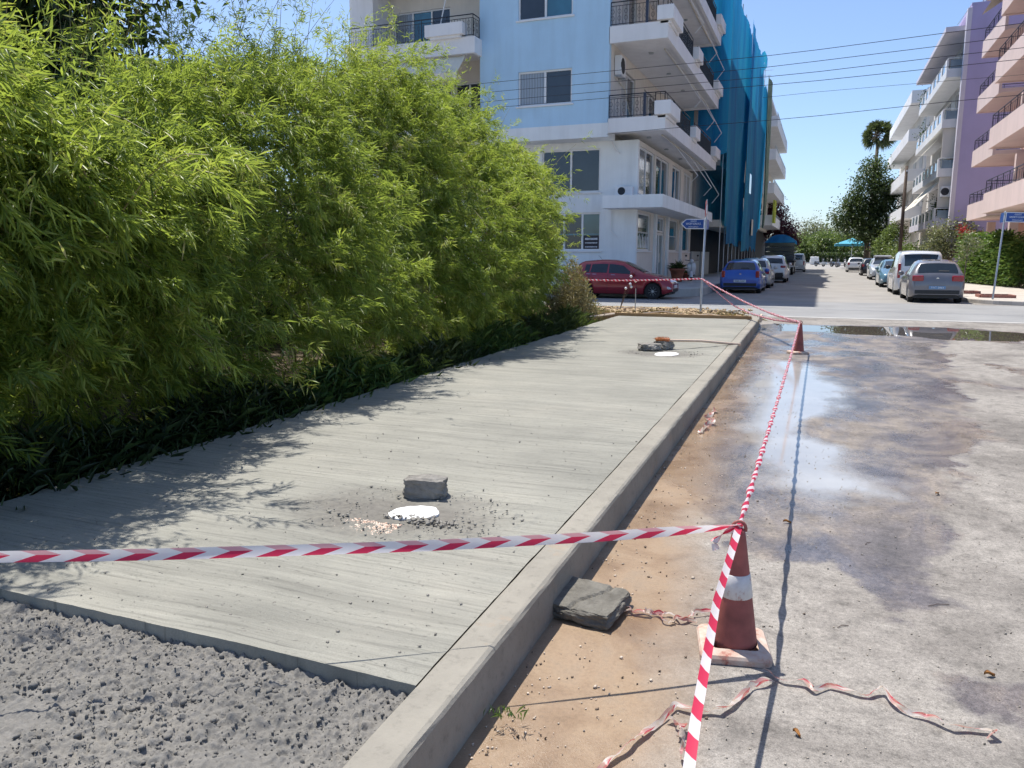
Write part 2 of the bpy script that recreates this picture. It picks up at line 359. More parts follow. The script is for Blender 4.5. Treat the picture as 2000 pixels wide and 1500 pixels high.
# soil under the bamboo, with leaf litter colours
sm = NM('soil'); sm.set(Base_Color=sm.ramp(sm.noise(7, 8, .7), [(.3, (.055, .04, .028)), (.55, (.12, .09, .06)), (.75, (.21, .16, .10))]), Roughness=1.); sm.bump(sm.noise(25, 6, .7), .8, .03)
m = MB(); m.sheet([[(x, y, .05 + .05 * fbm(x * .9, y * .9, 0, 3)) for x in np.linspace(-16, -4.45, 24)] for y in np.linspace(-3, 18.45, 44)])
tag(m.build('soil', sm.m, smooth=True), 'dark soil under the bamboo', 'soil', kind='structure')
# strip of dry earth between the new pavement and the side street
dm = NM('dry_earth'); dm.set(Base_Color=dm.ramp(dm.noise(3.2, 8, .72), [(.25, (.20, .13, .085)), (.5, (.36, .26, .16)), (.62, (.46, .37, .22)), (.8, (.33, .27, .22))]), Roughness=1.); dm.bump(dm.noise(14, 6, .7), .9, .05)
outl = [(-16, 18.5), (-1.42, 18.5), (-1.5, 19.8), (-1.75, 21.0), (-2.3, 22.2), (-3.2, 22.9), (-4.6, 23.15), (-16, 23.15)]
def inside_row(y):
    if y <= 18.5: return -1.45
    pts = [(18.5, -1.45), (19.8, -1.55), (21.0, -1.82), (22.2, -2.35), (22.9, -3.25), (23.15, -4.7)]
    return float(np.interp(y, [p[0] for p in pts], [p[1] for p in pts]))
m = MB(); m.sheet([[(x, y, .10 + .06 * fbm(x * 1.3, y * 1.3, 3, 4)) for x in np.linspace(-16, inside_row(y), 60)] for y in np.linspace(18.45, 23.1, 26)])
tag(m.build('dry_earth', dm.m, smooth=True), 'strip of dry earth and straw behind the pavement', 'earth', kind='structure')

# the new concrete pavement
def slab_left(y): return -4.42 + .06 * mnoise.noise((0, y * .5, 4)) + .02 * mnoise.noise((3, y * 4, 4)) - .006 * y
def kerb_x(y): return -1.045 - .0128 * (y - 2)
cm = NM('broomed_concrete')
warp = s2 = cm.noise(.8, 3)
vec = cm.new('ShaderNodeVectorMath', operation='ADD'); cm.l.new(cm.co, vec.inputs[0])
cmb = cm.new('ShaderNodeCombineXYZ'); cm.l.new(cm.math('MULTIPLY', cm.math('SUBTRACT', warp, .5), .12), cmb.inputs[1]); cm.l.new(cmb.outputs[0], vec.inputs[1]); wv = vec.outputs[0]
st1 = cm.noise(1., 5, .62, cm.mapped((.28, 7.5, 1), src=wv)); st2 = cm.noise(1., 4, .65, cm.mapped((1.6, 46, 1), src=wv)); st3 = cm.noise(1., 3, .7, cm.mapped((9, 130, 1), src=wv))
blot = cm.noise(.9, 6, .6); gr = cm.noise(240, 2, .8); pit = cm.noise(1., 3, .6, cm.mapped((26, 60, 1)))
c = cm.ramp(blot, [(.3, (.21, .206, .178)), (.55, (.268, .261, .224)), (.75, (.315, .30, .254))])
c = cm.mix(1., c, cm.ramp(st1, [(.3, .85), (.5, 1.), (.72, 1.09)]), 'MULTIPLY')
c = cm.mix(1., c, cm.ramp(st2, [(.28, .60), (.45, .96), (.58, 1.03), (.75, 1.18)]), 'MULTIPLY')
c = cm.mix(1., c, cm.ramp(gr, [(.3, .78), (.7, 1.15)]), 'MULTIPLY')
c = cm.mix(1., c, cm.ramp(pit, [(.30, .62), (.38, 1.)]), 'MULTIPLY')
# damp mortar where the concrete was worked round the two lids (stain with its own shape)
damp = cm.math('MAXIMUM', cm.attr('damp'), 0)
dampm = cm.math('MULTIPLY', cm.math('ADD', damp, cm.math('MULTIPLY', cm.math('SUBTRACT', cm.noise(4, 6, .65), .5), 1.1)), 1.5, clamp=True)
dampm = cm.math('MULTIPLY', dampm, cm.math('MULTIPLY', damp, 3., clamp=True))
c = cm.mix(dampm, c, cm.ramp(cm.noise(30, 4), [(.3, (.12, .112, .098)), (.7, (.18, .168, .145))]))
cm.set(Base_Color=c, Roughness=.86)
h = cm.math('ADD', cm.math('MULTIPLY', st2, .6), cm.math('MULTIPLY', st3, .35)); h = cm.math('ADD', h, cm.math('MULTIPLY', cm.math('MINIMUM', pit, .42), 1.2)); h = cm.math('ADD', h, cm.math('MULTIPLY', gr, .12))
cm.bump(h, .75, .007)
LIDS = [(-2.09, 3.73), (-2.08, 11.5)]
ys = np.concatenate([np.arange(2.13, 6, .035), np.arange(6, 18.46, .07)]); nxs = 110
SZ = .2
def slab_h(x, y):
    z = SZ + .006 * fbm(x * .7, y * 1.2, 1, 3) + .0035 * fbm(x * .8, y * 9, 5, 2)
    for i, (lx, ly) in enumerate(LIDS):
        d = math.hypot((x - lx) / .42, (y - ly) / .32); z -= .02 * math.exp(-d * d)
        d2 = math.hypot((x - lx) / .62, (y - ly) / .45)
        z += .016 * max(0, fbm(x * 16, y * 16, 2, 3)) * math.exp(-((d2 - .9) / .35) ** 2)
    return z
top = []
for k, y in enumerate(ys):
    yy = y + (.012 * mnoise.noise((k, 0, 0)) if k == 0 else 0)
    x0, x1 = slab_left(y), kerb_x(y) - .1555
    row = []
    for i in range(nxs):
        x = x0 + (x1 - x0) * i / (nxs - 1)
        row.append((x, yy + (.004 * fbm(x * 9, 0, 2, 3) if k == 0 else 0), slab_h(x, y)))
    top.append(row)
m = MB(); m.sheet(top)
nt = len(m.V); edge = [top[0][i] for i in range(nxs)]
m.sheet([[(p[0], p[1] + .004 * mnoise.noise((p[0] * 30, 0, 0)), p[2] * t) for p in edge] for t in (1, .6, -.1)])
m.sheet([[(p[0], p[1], p[2] * t - .1 * (1 - t)) for p in [r[0] for r in top]] for t in (1, 0)])
m.sheet([[(p[0], p[1], p[2] * t - .1 * (1 - t)) for p in top[-1]] for t in (1, 0)])
slab = m.build('pavement', cm.m, smooth=False); tag(slab, 'freshly poured broom finished grey concrete pavement', 'pavement', kind='structure')
V = np.array(m.V); dv = np.zeros(len(V))
for lx, ly in LIDS:
    dv = np.maximum(dv, 1 - np.hypot((V[:, 0] - lx + .10) / .85, (V[:, 1] - ly + .05) / .58))
a = slab.data.attributes.new('damp', 'FLOAT', 'POINT'); a.data.foreach_set('value', np.clip(dv, 0, 1).astype(np.float32))
# rough, not yet levelled concrete in front
xs = np.arange(-3.6, -1.19, .0062); yy = np.arange(1.15, 2.13, .0062)
zz = np.zeros((len(yy), len(xs)))
for j, y in enumerate(yy):
    for i, x in enumerate(xs):
        b = mnoise.noise((x * 3.1, y * 3.1, 0)); a1 = mnoise.noise((x * 17, y * 17, 1)); a2 = mnoise.noise((x * 42, y * 42, 2)); a3 = mnoise.noise((x * 95, y * 95, 3))
        flat = .55 * max(0., min(1., (mnoise.noise((x * 2.3 + 9, y * 3.3, 7)) - .22) * 4))
        vd = mnoise.voronoi((x * 38 + a1 * .9, y * 38 + a2 * .7, 0))[0][0]; vd2 = mnoise.voronoi((x * 80, y * 80 + a1, 4))[0][0]
        clod = math.sqrt(max(0, 1 - (vd / .62) ** 2)) * (.25 + .9 * max(0, a1 + .4)) + .42 * math.sqrt(max(0, 1 - (vd2 / .62) ** 2))
        zz[j, i] = .143 + .014 * b + (1 - flat * .9) * (.019 * clod + .010 * a1 + .004 * a3) + flat * .012
XX, YY = np.meshgrid(xs, yy)
me = bpy.data.meshes.new('rough_concrete'); n1, n2 = len(xs), len(yy); ii = np.arange(n1 * n2).reshape(n2, n1)
me.from_pydata(np.stack([XX, YY, zz], -1).reshape(-1, 3).tolist(), [], np.stack([ii[:-1, :-1], ii[:-1, 1:], ii[1:, 1:], ii[1:, :-1]], -1).reshape(-1, 4).tolist())
me.polygons.foreach_set('use_smooth', [True] * len(me.polygons))
rc = NM('rough_concrete'); cc = rc.ramp(rc.noise(2.2, 6, .6), [(.3, (.15, .144, .132)), (.6, (.20, .19, .173)), (.8, (.25, .233, .202))])
cc = rc.mix(1., cc, rc.ramp(rc.noise(60, 4, .7), [(.3, .75), (.7, 1.15)]), 'MULTIPLY'); rc.set(Base_Color=cc, Roughness=.9); rc.bump(rc.noise(160, 4, .75), .6, .006)
me.materials.append(rc.m); o = bpy.data.objects.new('rough_concrete', me); COL.objects.link(o); tag(o, 'lumpy raw grey concrete not yet smoothed in front of the slab', 'concrete', kind='structure')
# loose clods of the raw mix standing on it
n = 7500; th = np.array([[1, 0, 0], [-1, 0, 0], [0, 1, 0], [0, -1, 0], [0, 0, 1], [0, 0, -1]], float); F0 = np.array([[0, 2, 4], [2, 1, 4], [1, 3, 4], [3, 0, 4], [2, 0, 5], [1, 2, 5], [3, 1, 5], [0, 3, 5]])
cx = rng.uniform(-3.55, -1.22, n * 2); cy = rng.uniform(1.2, 2.11, n * 2); keep = np.array([mnoise.noise((a * 2.3 + 9, b * 3.3, 7)) < .34 + .2 * random.random() for a, b in zip(cx, cy)]); cx = cx[keep][:n]; cy = cy[keep][:n]; n = len(cx)
cz = np.array([zz[min(len(yy) - 1, int((b - 1.15) / .0062)), min(len(xs) - 1, int((a + 3.6) / .0062))] for a, b in zip(cx, cy)])
rr = rng.gamma(1.8, .0022, n).clip(.0015, .013); V = th[None] * rr[:, None, None] * (1 + .3 * rng.normal(size=(n, 6, 3)).clip(-1.5, 1.5)); V *= rng.uniform(.7, 1.3, (n, 1, 3)); V += np.stack([cx, cy, cz + rr * .02], 1)[:, None, :]
tag(tri_mesh('concrete_clods', V.reshape(-1, 3), (F0[None] + (np.arange(n) * 6)[:, None, None]).reshape(-1, 3), rc.m), 'clods of raw grey concrete standing on the unsmoothed patch', 'clods', kind='stuff')
# kerb: one cast strip that turns the corner at its far end
path = [(kerb_x(y), y) for y in list(np.arange(.7, 17.6, .12))] + [(-1.25, 18.2), (-1.28, 18.9), (-1.36, 19.8), (-1.56, 20.8), (-1.95, 21.8), (-2.5, 22.5), (-3.3, 23.0), (-4.5, 23.25), (-9, 23.3), (-16, 23.3)]
km = NM('kerb_concrete'); c = km.ramp(km.noise(1.6, 7, .62), [(.3, (.21, .194, .163)), (.55, (.275, .255, .215)), (.8, (.34, .308, .26))])
c = km.mix(1., c, km.ramp(km.noise(22, 5, .7), [(.25, .72), (.45, 1.), (.8, 1.08)]), 'MULTIPLY')
c = km.mix(km.ramp(km.noise(3.5, 7, .7), [(.60, 0.), (.72, .7)]), c, (.33, .23, .15)); km.set(Base_Color=c, Roughness=.9); km.bump(km.noise(70, 5, .72), .45, .006)
prof = [(-.15, -.1), (-.15, .198), (-.140, .205), (-.018, .205), (-.004, .198), (.004, .185), (.014, -.05)]
rows = []
for k, (x, y) in enumerate(path):
    d = Vector(path[min(k + 1, len(path) - 1)]) - Vector(path[max(k - 1, 0)]); d.normalize(); nrm = Vector((d.y, -d.x))
    hh = 1 if y < 18.6 else max(.6, 1 - (y - 18.6) * .2)
    rows.append([(x + nrm.x * u + .004 * mnoise.noise((y * 6, q, 0)), y + nrm.y * u, (v if v < 0 else v * hh) + .004 * mnoise.noise((y * 4, q * 3, 8))) for q, (u, v) in enumerate(prof)])
m = MB(); m.sheet(rows); m.F.append(tuple(range(len(prof)))); tag(m.build('kerb', km.m), 'pale concrete kerb along the new pavement', 'kerb', kind='structure')
# pale drain strip across the mouth of the street
lm = simple('pale_strip', (.40, .39, .37), .8, .12, 2, .2)
tag(B(-1.3, 12, 22.15, 22.42, -.02, .006).build('drain_strip', lm), 'pale concrete drain strip crossing the street mouth', 'road strip', kind='structure')
sidem = simple('side_street_asphalt', (.245, .245, .243), .9, .14, .6, .4, 120)
tag(MB().sheet([[(x, y, .004) for x in np.linspace(-40, 60, 12)] for y in (22.42, 24.5, 27, 29.8)]).build('side_street', sidem), 'light grey asphalt of the crossing street', 'road', kind='structure')
farm = simple('street_asphalt', (.275, .26, .24), .92, .14, .5, .4, 120)
tag(MB().sheet([[(x, y, .004) for x in (-4.6, 0, 4.9)] for y in (29.8, 40, 60, 90, 130, 175)]).build('street', farm), 'sunlit pale asphalt of the street ahead', 'road', kind='structure')

# pavements of the far blocks, each a raised plate with rounded corner and kerb
pv = NM('paving'); br = pv.new('ShaderNodeTexBrick'); br.offset = 0; br.inputs['Scale'].default_value = 1; br.inputs['Brick Width'].default_value = .4; br.inputs['Row Height'].default_value = .4; br.inputs['Mortar Size'].default_value = .006
br.inputs['Color1'].default_value = (.50, .455, .40, 1); br.inputs['Color2'].default_value = (.45, .41, .36, 1); br.inputs['Mortar'].default_value = (.40, .36, .31, 1); pv.l.new(pv.co, br.inputs[0])
pv.set(Base_Color=pv.mix(1., br.outputs[0], pv.ramp(pv.noise(1.2, 6), [(.3, .85), (.7, 1.08)]), 'MULTIPLY'), Roughness=.85)
def plate(name, outline, z, label, mat):
    m = MB(); m.prism(outline, 'z', -.1, z); tag(m.build(name, mat, bevel=.03), label, 'pavement', kind='structure')
def arc(cx, cy, r, a0, a1, n=8): return [(cx + r * math.cos(R(a0 + (a1 - a0) * i / n)), cy + r * math.sin(R(a0 + (a1 - a0) * i / n))) for i in range(n + 1)]
plate('pavement', arc(7.3, 32.3, 2.5, 180, 270) + [(60, 29.8), (60, 165), (4.8, 165)], .15, 'cream tiled pavement on the right with kerb', pv.m)
ok = simple('old_pavement', (.42, .42, .41), .85, .2, 1.2, .5, 40)
plate('pavement', [(-60, 31.0), (-60, 165), (-4.5, 165)] + arc(-6.6, 33.1, 2.1, 0, -90), .34, 'old raised grey concrete pavement round the blue building', ok)
tag(B(-30, 40, 176, 181, -.1, .2).build('pavement', ok), 'brown kerb of the cross road at the far street end', 'pavement', kind='structure')
# ================================================================ bamboo along the pavement
def hedge_x(y, z):
    """how far the foliage reaches towards the pavement"""
    face = -4.95 + .07 * min(z, 2.1) - .47 * max(0, z - 2.1) - .55 * max(0, 1.0 - z)
    lobes = .75 * mnoise.noise((y * .6, z * .55, 1.7)) + .42 * mnoise.noise((y * 1.4, z * 1.3, 5.1)) - .12
    near = 1.25 * math.exp(-((y - 3.3) / 1.0) ** 2 - ((z - 2.6) / 1.1) ** 2)
    tail = -.27 * max(0, y - 13.0)
    return face + lobes + near + tail
HT = [(1.5, 2.7), (4, 2.4), (5, 2.6), (6.2, 3.4), (8, 3.9), (9.5, 4.2), (11.4, 4.45), (13, 4.25), (14, 3.75), (15.5, 3.4), (16.6, 3.6), (17.5, 2.8), (18.3, 2.1), (19, 1.2)]
def hedge_top(y): return lerp_tab(HT, y) + .45 * mnoise.noise((y * 1.1, 0, 3)) + .3 * mnoise.noise((y * 2.6, 4, 3))
def lerp_tab(tab, y): return float(np.interp(y, [t_[0] for t_ in tab], [t_[1] for t_ in tab]))
def bamboo(y0, y1, label, n_face, n_in, n_top, n_wisp, lscale=1.):
    root = thing('bamboo_clump', label, 'bamboo', ((-6.1), (y0 + y1) / 2, 0), group='bamboo clumps beside the pavement')
    bases = []; dirs = []; tints = []; stems = MB()
    def plume(p, d, L, tufts, droop, tbias, nleaf):
        tbias += random.gauss(0, .1)
        pts = []
        for t in np.linspace(0, 1, 5): pts.append(Vector((p[0] + d[0] * L * t, p[1] + d[1] * L * t, p[2] + d[2] * L * t - droop * L * t * t)))
        stems.tube(pts, [.006, .005, .004, .003, .002], 3)
        for k in range(tufts):
            t = .25 + .75 * (k + random.random()) / tufts
            c = np.array([p[i] + d[i] * L * t for i in range(3)]); c[2] -= droop * L * t * t
            ax = np.array([d[0], d[1], d[2] - 2 * droop * t]); ax /= np.linalg.norm(ax)
            c = c + rng.normal(0, .05 + .08 * L * t, 3)
            ta = ax * .8 + rdir(1)[0] * .75 + np.array([0, 0, -.15]); ta /= np.linalg.norm(ta)
            n = int(nleaf * (.7 + .6 * random.random())); sp = rng.random(n)
            tl = .16 + .22 * random.random()
            b = c + ta * (sp * tl)[:, None] + rng.normal(0, .018, (n, 3))
            dd = ta * .75 + rdir(n) * .72 + np.array([.16, -.04, -.20])
            bases.append(b); dirs.append(dd); tints.append(np.clip(rng.normal(tbias, .17, n), 0, 1))
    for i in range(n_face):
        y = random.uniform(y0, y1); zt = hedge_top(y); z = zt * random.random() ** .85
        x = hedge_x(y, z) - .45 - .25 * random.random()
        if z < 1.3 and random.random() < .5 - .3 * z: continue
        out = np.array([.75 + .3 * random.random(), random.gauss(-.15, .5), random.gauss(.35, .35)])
        out /= np.linalg.norm(out); lit_tone = .40 + .26 * mnoise.noise((y * .8, z * .8, 9)) + .2 * mnoise.noise((y * 2.1, z * 2.1, 4)) + .08 * z / 5  # random leaf tone, with sunlit highlights painted in towards the top
        if random.random() < .035: lit_tone = .95
        plume((x, y, max(.15, z)), out, random.uniform(.45, 1.0), random.randint(5, 8), random.uniform(.2, .55), lit_tone, 40)
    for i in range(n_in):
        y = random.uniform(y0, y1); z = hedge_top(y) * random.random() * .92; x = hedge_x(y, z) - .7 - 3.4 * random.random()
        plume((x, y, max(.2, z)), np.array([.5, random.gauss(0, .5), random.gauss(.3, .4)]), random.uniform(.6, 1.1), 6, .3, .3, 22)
    for i in range(n_face // 14):
        # long bare sprigs with few leaves that stand out of the mass
        y = random.uniform(y0, y1); z = random.uniform(.3, 3.2); x = hedge_x(y, z) - .5
        plume((x, y, z), np.array([.8, random.gauss(-.1, .4), random.gauss(.45, .3)]), random.uniform(.9, 1.3), 8, random.uniform(.15, .4), .62, 9)
    for i in range(n_top):
        y = random.uniform(y0, y1); zt = hedge_top(y); x = hedge_x(y, zt) - 3.6 * random.random() ** 1.4
        a = random.uniform(0, 6.28); plume((x, y, zt - .35 + random.uniform(-.2, .15)), np.array([.45 * math.cos(a) + .25, .45 * math.sin(a) - .1, .85]), random.uniform(.5, 1.0), 6, random.uniform(.35, .7), .5 + .1 * random.random(), 28)
    for i in range(n_wisp):
        y = random.uniform(y0, y1); zt = hedge_top(y); x = hedge_x(y, zt) - .3 - 2.4 * random.random()
        L = random.uniform(.7, 1.6); plume((x, y, zt), np.array([random.gauss(.2, .2), random.gauss(0, .2), .95]), L, 5, .16, .55, 14)
    b = np.concatenate(bases); d = np.concatenate(dirs); t = np.concatenate(tints); n = len(b)
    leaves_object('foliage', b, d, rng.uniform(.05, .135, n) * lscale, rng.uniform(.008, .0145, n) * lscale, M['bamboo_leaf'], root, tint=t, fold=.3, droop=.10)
    o = stems.build('branches', M['culm_twig'], root, fix=False); o['kind'] = 'stuff'
    for k in range(int((y1 - y0) * 4)):
        y = random.uniform(y0, y1); zt = hedge_top(y) + random.uniform(-.2, .5); x0 = random.uniform(-7.0, -5.4); xt = hedge_x(y, min(zt, 4)) - random.uniform(.2, 2)
        pts = [(x0 + (xt - x0) * t ** 2, y + .25 * math.sin(k) * t, zt * t) for t in np.linspace(0, 1, 7)]
        MB().tube(pts, [.016, .015, .014, .012, .009, .006, .003], 5).build('culm', M['culm'], root, smooth=True, fix=False)
    return root
M['culm'] = simple('culm', (.20, .22, .06), .5, .25, 12); M['culm_twig'] = simple('culm_twig', (.24, .20, .08), .6, .2, 12)
names = ['bamboo clump nearest the camera, arching over the pavement at the left edge', 'second bamboo clump from the camera, dense and drooping', 'third bamboo clump from the camera, behind the lump of concrete',
         'fourth bamboo clump from the camera with pale yellowish tips', 'fifth bamboo clump from the camera, in the middle of the row', 'sixth bamboo clump from the camera, beside the far half of the slab',
         'seventh bamboo clump from the camera, last but one before the side street', 'last bamboo clump of the row in front of the white ground floor windows']
BACK = []
yb = [1.9, 3.7, 5.6, 7.7, 9.9, 12.2, 14.6, 16.9, 19.0]
for i in range(8):
    w = yb[i + 1] - yb[i]; near = i < 2
    bamboo(yb[i], yb[i + 1], names[i], int(w * (92 if near else 78)), int(w * 60), int(w * 34), int(w * 9), (1.3, 1.2)[i] if near else 1.0 + .02 * i)
for k, (x, y, l) in enumerate(((-10.6, 4.6, 'dark bush added behind the nearest bamboo to close its gaps'), (-10.4, 10.2, 'dark bush added behind the middle of the bamboo row to close its gaps'), (-10.2, 14.0, 'dark bush added behind the far part of the bamboo row to close its gaps'), (-9.8, 17.5, 'dark bush added behind the last bamboo clump to close its gaps'))):
    BACK.append((x, y, l))
# dark low weeds along the foot of the bamboo
def weeds(name, label, cx, cy, rx, ry, h, n, mat, ln=(.12, .35), wd=.012, cat='shrub', up=1.0):
    b = np.stack([rng.normal(cx, rx * .5, n), rng.normal(cy, ry * .5, n), np.full(n, .04)], 1); b[:, 2] += h * rng.random(n) ** 1.3 * np.exp(-((b[:, 0] - cx) / rx) ** 2 - ((b[:, 1] - cy) / ry) ** 2)
    d = rdir(n) * .8; d[:, 2] = np.abs(d[:, 2]) + up * .5
    o = leaves_object(name, b, d, rng.uniform(*ln, n), rng.uniform(.6, 1.4, n) * wd, mat, droop=.3); return tag(o, label, cat)
weeds('weed_clump', 'low green weeds at the foot of the bamboo near the middle of the slab', -4.75, 7.2, .35, 1.4, .5, 1500, M['hedge_leaf'])
weeds('weed_clump', 'dusty green weeds at the foot of the bamboo by the far lid', -4.85, 11.4, .35, 1.8, .5, 1700, M['hedge_leaf'])
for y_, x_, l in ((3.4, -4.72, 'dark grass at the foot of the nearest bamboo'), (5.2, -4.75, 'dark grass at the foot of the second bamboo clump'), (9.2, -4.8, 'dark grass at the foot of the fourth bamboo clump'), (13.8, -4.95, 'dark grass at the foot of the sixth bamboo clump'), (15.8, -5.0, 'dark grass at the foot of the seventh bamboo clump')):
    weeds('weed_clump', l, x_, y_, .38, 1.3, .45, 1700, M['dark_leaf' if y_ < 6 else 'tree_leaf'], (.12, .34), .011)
weeds('dry_shrub', 'dry olive shrub at the far end of the bamboo', -5.35, 17.3, .5, .9, 1.5, 5200, M['dry_leaf'], (.07, .16), .017)
weeds('leafy_shrub', 'grey green bush at the far end of the bamboo behind the dry shrub', -5.7, 18.3, .6, .8, 1.5, 4200, M['pale_leaf'], (.07, .15), .02)
m = MB()
fl = thing('dried_flower', 'thin dried weed with pale seed heads in front of the red car', 'weed', (-5.0, 21.2, .1))
for k, (dx, dz) in enumerate(((-.12, .62), (.02, .95), (.15, .82), (.0, .74), (.03, .66))):
    m.tube([(-5.2, 21.2, .1), (-5.05, 21.2, .1 + dz * .6), (-4.9 + dx, 21.2, .1 + dz)], [.006, .005, .003], 4)
    MB().lathe([(.01, -.03), (.035, -.005), (.04, .015), (.015, .045)], (-4.9 + dx, 21.2, .12 + dz), 8).build('seed_head', M['sign_white'], fl, smooth=True)
m.build('stem', M['bark'], fl)
# dry straw tufts on the strip of earth
for (x, y, l) in ((-5.6, 20.3, 'dry straw tuft on the earth strip near the bamboo'), (-4.0, 20.9, 'dry straw tuft on the earth strip left of the sign pole'), (-2.3, 20.6, 'dry straw tuft on the earth strip right of the sign pole'), (-6.6, 21.5, 'dry straw tuft behind the dry shrub')):
    weeds('straw_tuft', l, x, y, .8, .7, .10, 420, M['dry_leaf'], (.08, .28), .008, 'straw', .2)['kind'] = 'stuff'

# ================================================================ trees
def tree(name, label, base, h_trunk, blobs, n, leaf, mat, cat='tree', group=None, trunk_r=.18, jitter=.35, wl=.55):
    root = thing(name, label, cat, base, group=group); bx, by, bz = base
    tr = MB(); tops = [(bx + c[0], by + c[1], bz + c[2]) for c, r in blobs]
    cx = sum(t[0] for t in tops) / len(tops); cy = sum(t[1] for t in tops) / len(tops)
    fork = (bx + (cx - bx) * .4, by + (cy - by) * .4, bz + h_trunk)
    tr.tube([(bx, by, bz - .1), (bx + (cx - bx) * .15, by, bz + h_trunk * .5), fork], [trunk_r, trunk_r * .8, trunk_r * .62], 8)
    for t in tops:
        mid = tuple((fork[i] * .5 + t[i] * .5) + (.15 if i == 2 else 0) for i in range(3)); tr.tube([fork, mid, t], [trunk_r * .5, trunk_r * .33, trunk_r * .12], 6)
    tr.build('trunk', M['bark'], root, smooth=True, fix=False)
    vol = np.array([np.prod(r) ** (2 / 3) for c, r in blobs]); cnt = (n * vol / vol.sum()).astype(int)
    bs = []; ds = []; ts = []
    for (c, r), k in zip(blobs, cnt):
        # leaf bunches spread through each limb's share of the crown
        nb = max(6, k // 28); q = rdir(nb) * (rng.random(nb) ** .38)[:, None]
        q *= (1 + jitter * rng.normal(size=nb) * .5)[:, None]
        bc = np.array([bx + c[0], by + c[1], bz + c[2]]) + q * np.array(r)
        per = rng.integers(18, 40, nb)
        for p_, m_, dirq in zip(bc, per, q):
            sz = leaf * random.uniform(1.4, 3.2)
            bs.append(p_ + rng.normal(0, sz * .6, (m_, 3))); ds.append(dirq * .5 + rdir(m_) * .8 + np.array([0, 0, -.15])); ts.append(np.clip(rng.normal(.45 + .25 * random.random() - .1, .2, m_), 0, 1))
    b = np.concatenate(bs); n = len(b)
    leaves_object('crown', b, np.concatenate(ds), rng.uniform(.7, 1.3, n) * leaf, rng.uniform(.7, 1.3, n) * leaf * wl, mat, root, tint=np.concatenate(ts), fold=.2)
    return root
for x, y, l in BACK: tree('backing_bush', l, (x, y, 0), .6, [((0, 0, 1.2), (1.2, 2.6, 1.2)), ((0, 1.2, 2.2), (1.1, 1.8, .9)), ((0, -1.2, 2.1), (1.1, 1.8, .9))], 9000, .2, M['dark_leaf'], 'bush', group='dark bushes added behind the bamboo', trunk_r=.08)  # added as a dark backing that blocks the bright horizon between the culms
# big dark tree behind the bamboo, at the upper left
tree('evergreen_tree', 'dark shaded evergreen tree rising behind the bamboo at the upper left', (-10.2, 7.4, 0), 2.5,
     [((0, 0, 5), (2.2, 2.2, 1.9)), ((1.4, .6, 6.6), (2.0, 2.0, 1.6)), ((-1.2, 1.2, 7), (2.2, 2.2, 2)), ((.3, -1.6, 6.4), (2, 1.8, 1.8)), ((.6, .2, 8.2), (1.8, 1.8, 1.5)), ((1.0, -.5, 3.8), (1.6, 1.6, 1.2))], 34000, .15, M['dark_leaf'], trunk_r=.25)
# far end of the street
tree('broad_tree', 'tall dark broadleaf tree standing over the street end', (5.0, 104, 0), 4.2,
     [((-.3, 0, 5.5), (2.6, 2.4, 1.8)), ((1.2, .5, 7.5), (2.2, 2.2, 1.9)), ((-1.6, .3, 8.0), (1.9, 2, 1.5)), ((.2, -.5, 10.0), (2.0, 2, 1.7)), ((.0, 0, 12.0), (1.3, 1.3, 1.1)), ((2.2, 0, 9.2), (1.4, 1.4, 1.2)), ((-2.6, 0, 6.0), (1.5, 1.5, 1.3)), ((1.0, 0, 4.0), (2.2, 1.6, 1.2))], 17000, .30, M['tree_leaf'], trunk_r=.35)
tree('plum_tree', 'purple leaved tree beside the truck on the left of the street', (-5.3, 98, 0), 2.5, [((0, 0, 5), (2.0, 2, 2.0)), ((1.1, 0, 4.2), (1.6, 1.6, 1.4)), ((-.7, 0, 7), (1.7, 1.6, 1.5)), ((1.7, 0, 3.2), (1.1, 1.2, .9))], 7000, .26, M['purple_leaf'])
for i, (x, y, sx, h, mat, l) in enumerate(((-5.5, 182, 4.5, 6.0, 'light_leaf', 'light green tree at the far street end nearest the truck'), (-.5, 186, 5, 6.8, 'light_leaf', 'light green tree at the far street end in the middle'), (4.5, 190, 5, 6.2, 'light_leaf', 'light green tree at the far street end under the dark tree'),
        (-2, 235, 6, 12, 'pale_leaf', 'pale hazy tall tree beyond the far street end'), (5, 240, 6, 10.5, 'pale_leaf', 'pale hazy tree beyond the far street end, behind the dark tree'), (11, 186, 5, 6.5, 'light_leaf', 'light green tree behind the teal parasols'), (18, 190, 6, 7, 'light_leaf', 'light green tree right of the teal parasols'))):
    tree('park_tree', l, (x, y, 0), h * .35, [((0, 0, h * .55), (sx * .7, 3, h * .28)), ((sx * .5, 0, h * .62), (sx * .5, 3, h * .25)), ((-sx * .5, 0, h * .6), (sx * .5, 3, h * .26)), ((0, 0, h * .82), (sx * .45, 2, h * .18))], 3200, .55, M[mat], group='trees at the street end')
m = MB(); 
tag(leaves_object('clipped_hedge', np.stack([rng.uniform(-14, 16, 7000), rng.uniform(179.5, 181, 7000), rng.uniform(.2, 2.2, 7000)], 1), rdir(7000), rng.uniform(.3, .6, 7000), rng.uniform(.2, .4, 7000), M['tree_leaf']), 'dark clipped hedge below the trees at the far street end', 'hedge')
tree('young_tree', 'yellow green young tree between the two teal parasols', (6.6, 92, .15), 1.8, [((0, 0, 3.0), (1.3, 1.2, 1.1)), ((.6, 0, 4.0), (1.0, 1, .9)), ((-.5, 0, 2.4), (.9, .9, .8))], 3200, .22, M['light_leaf'])
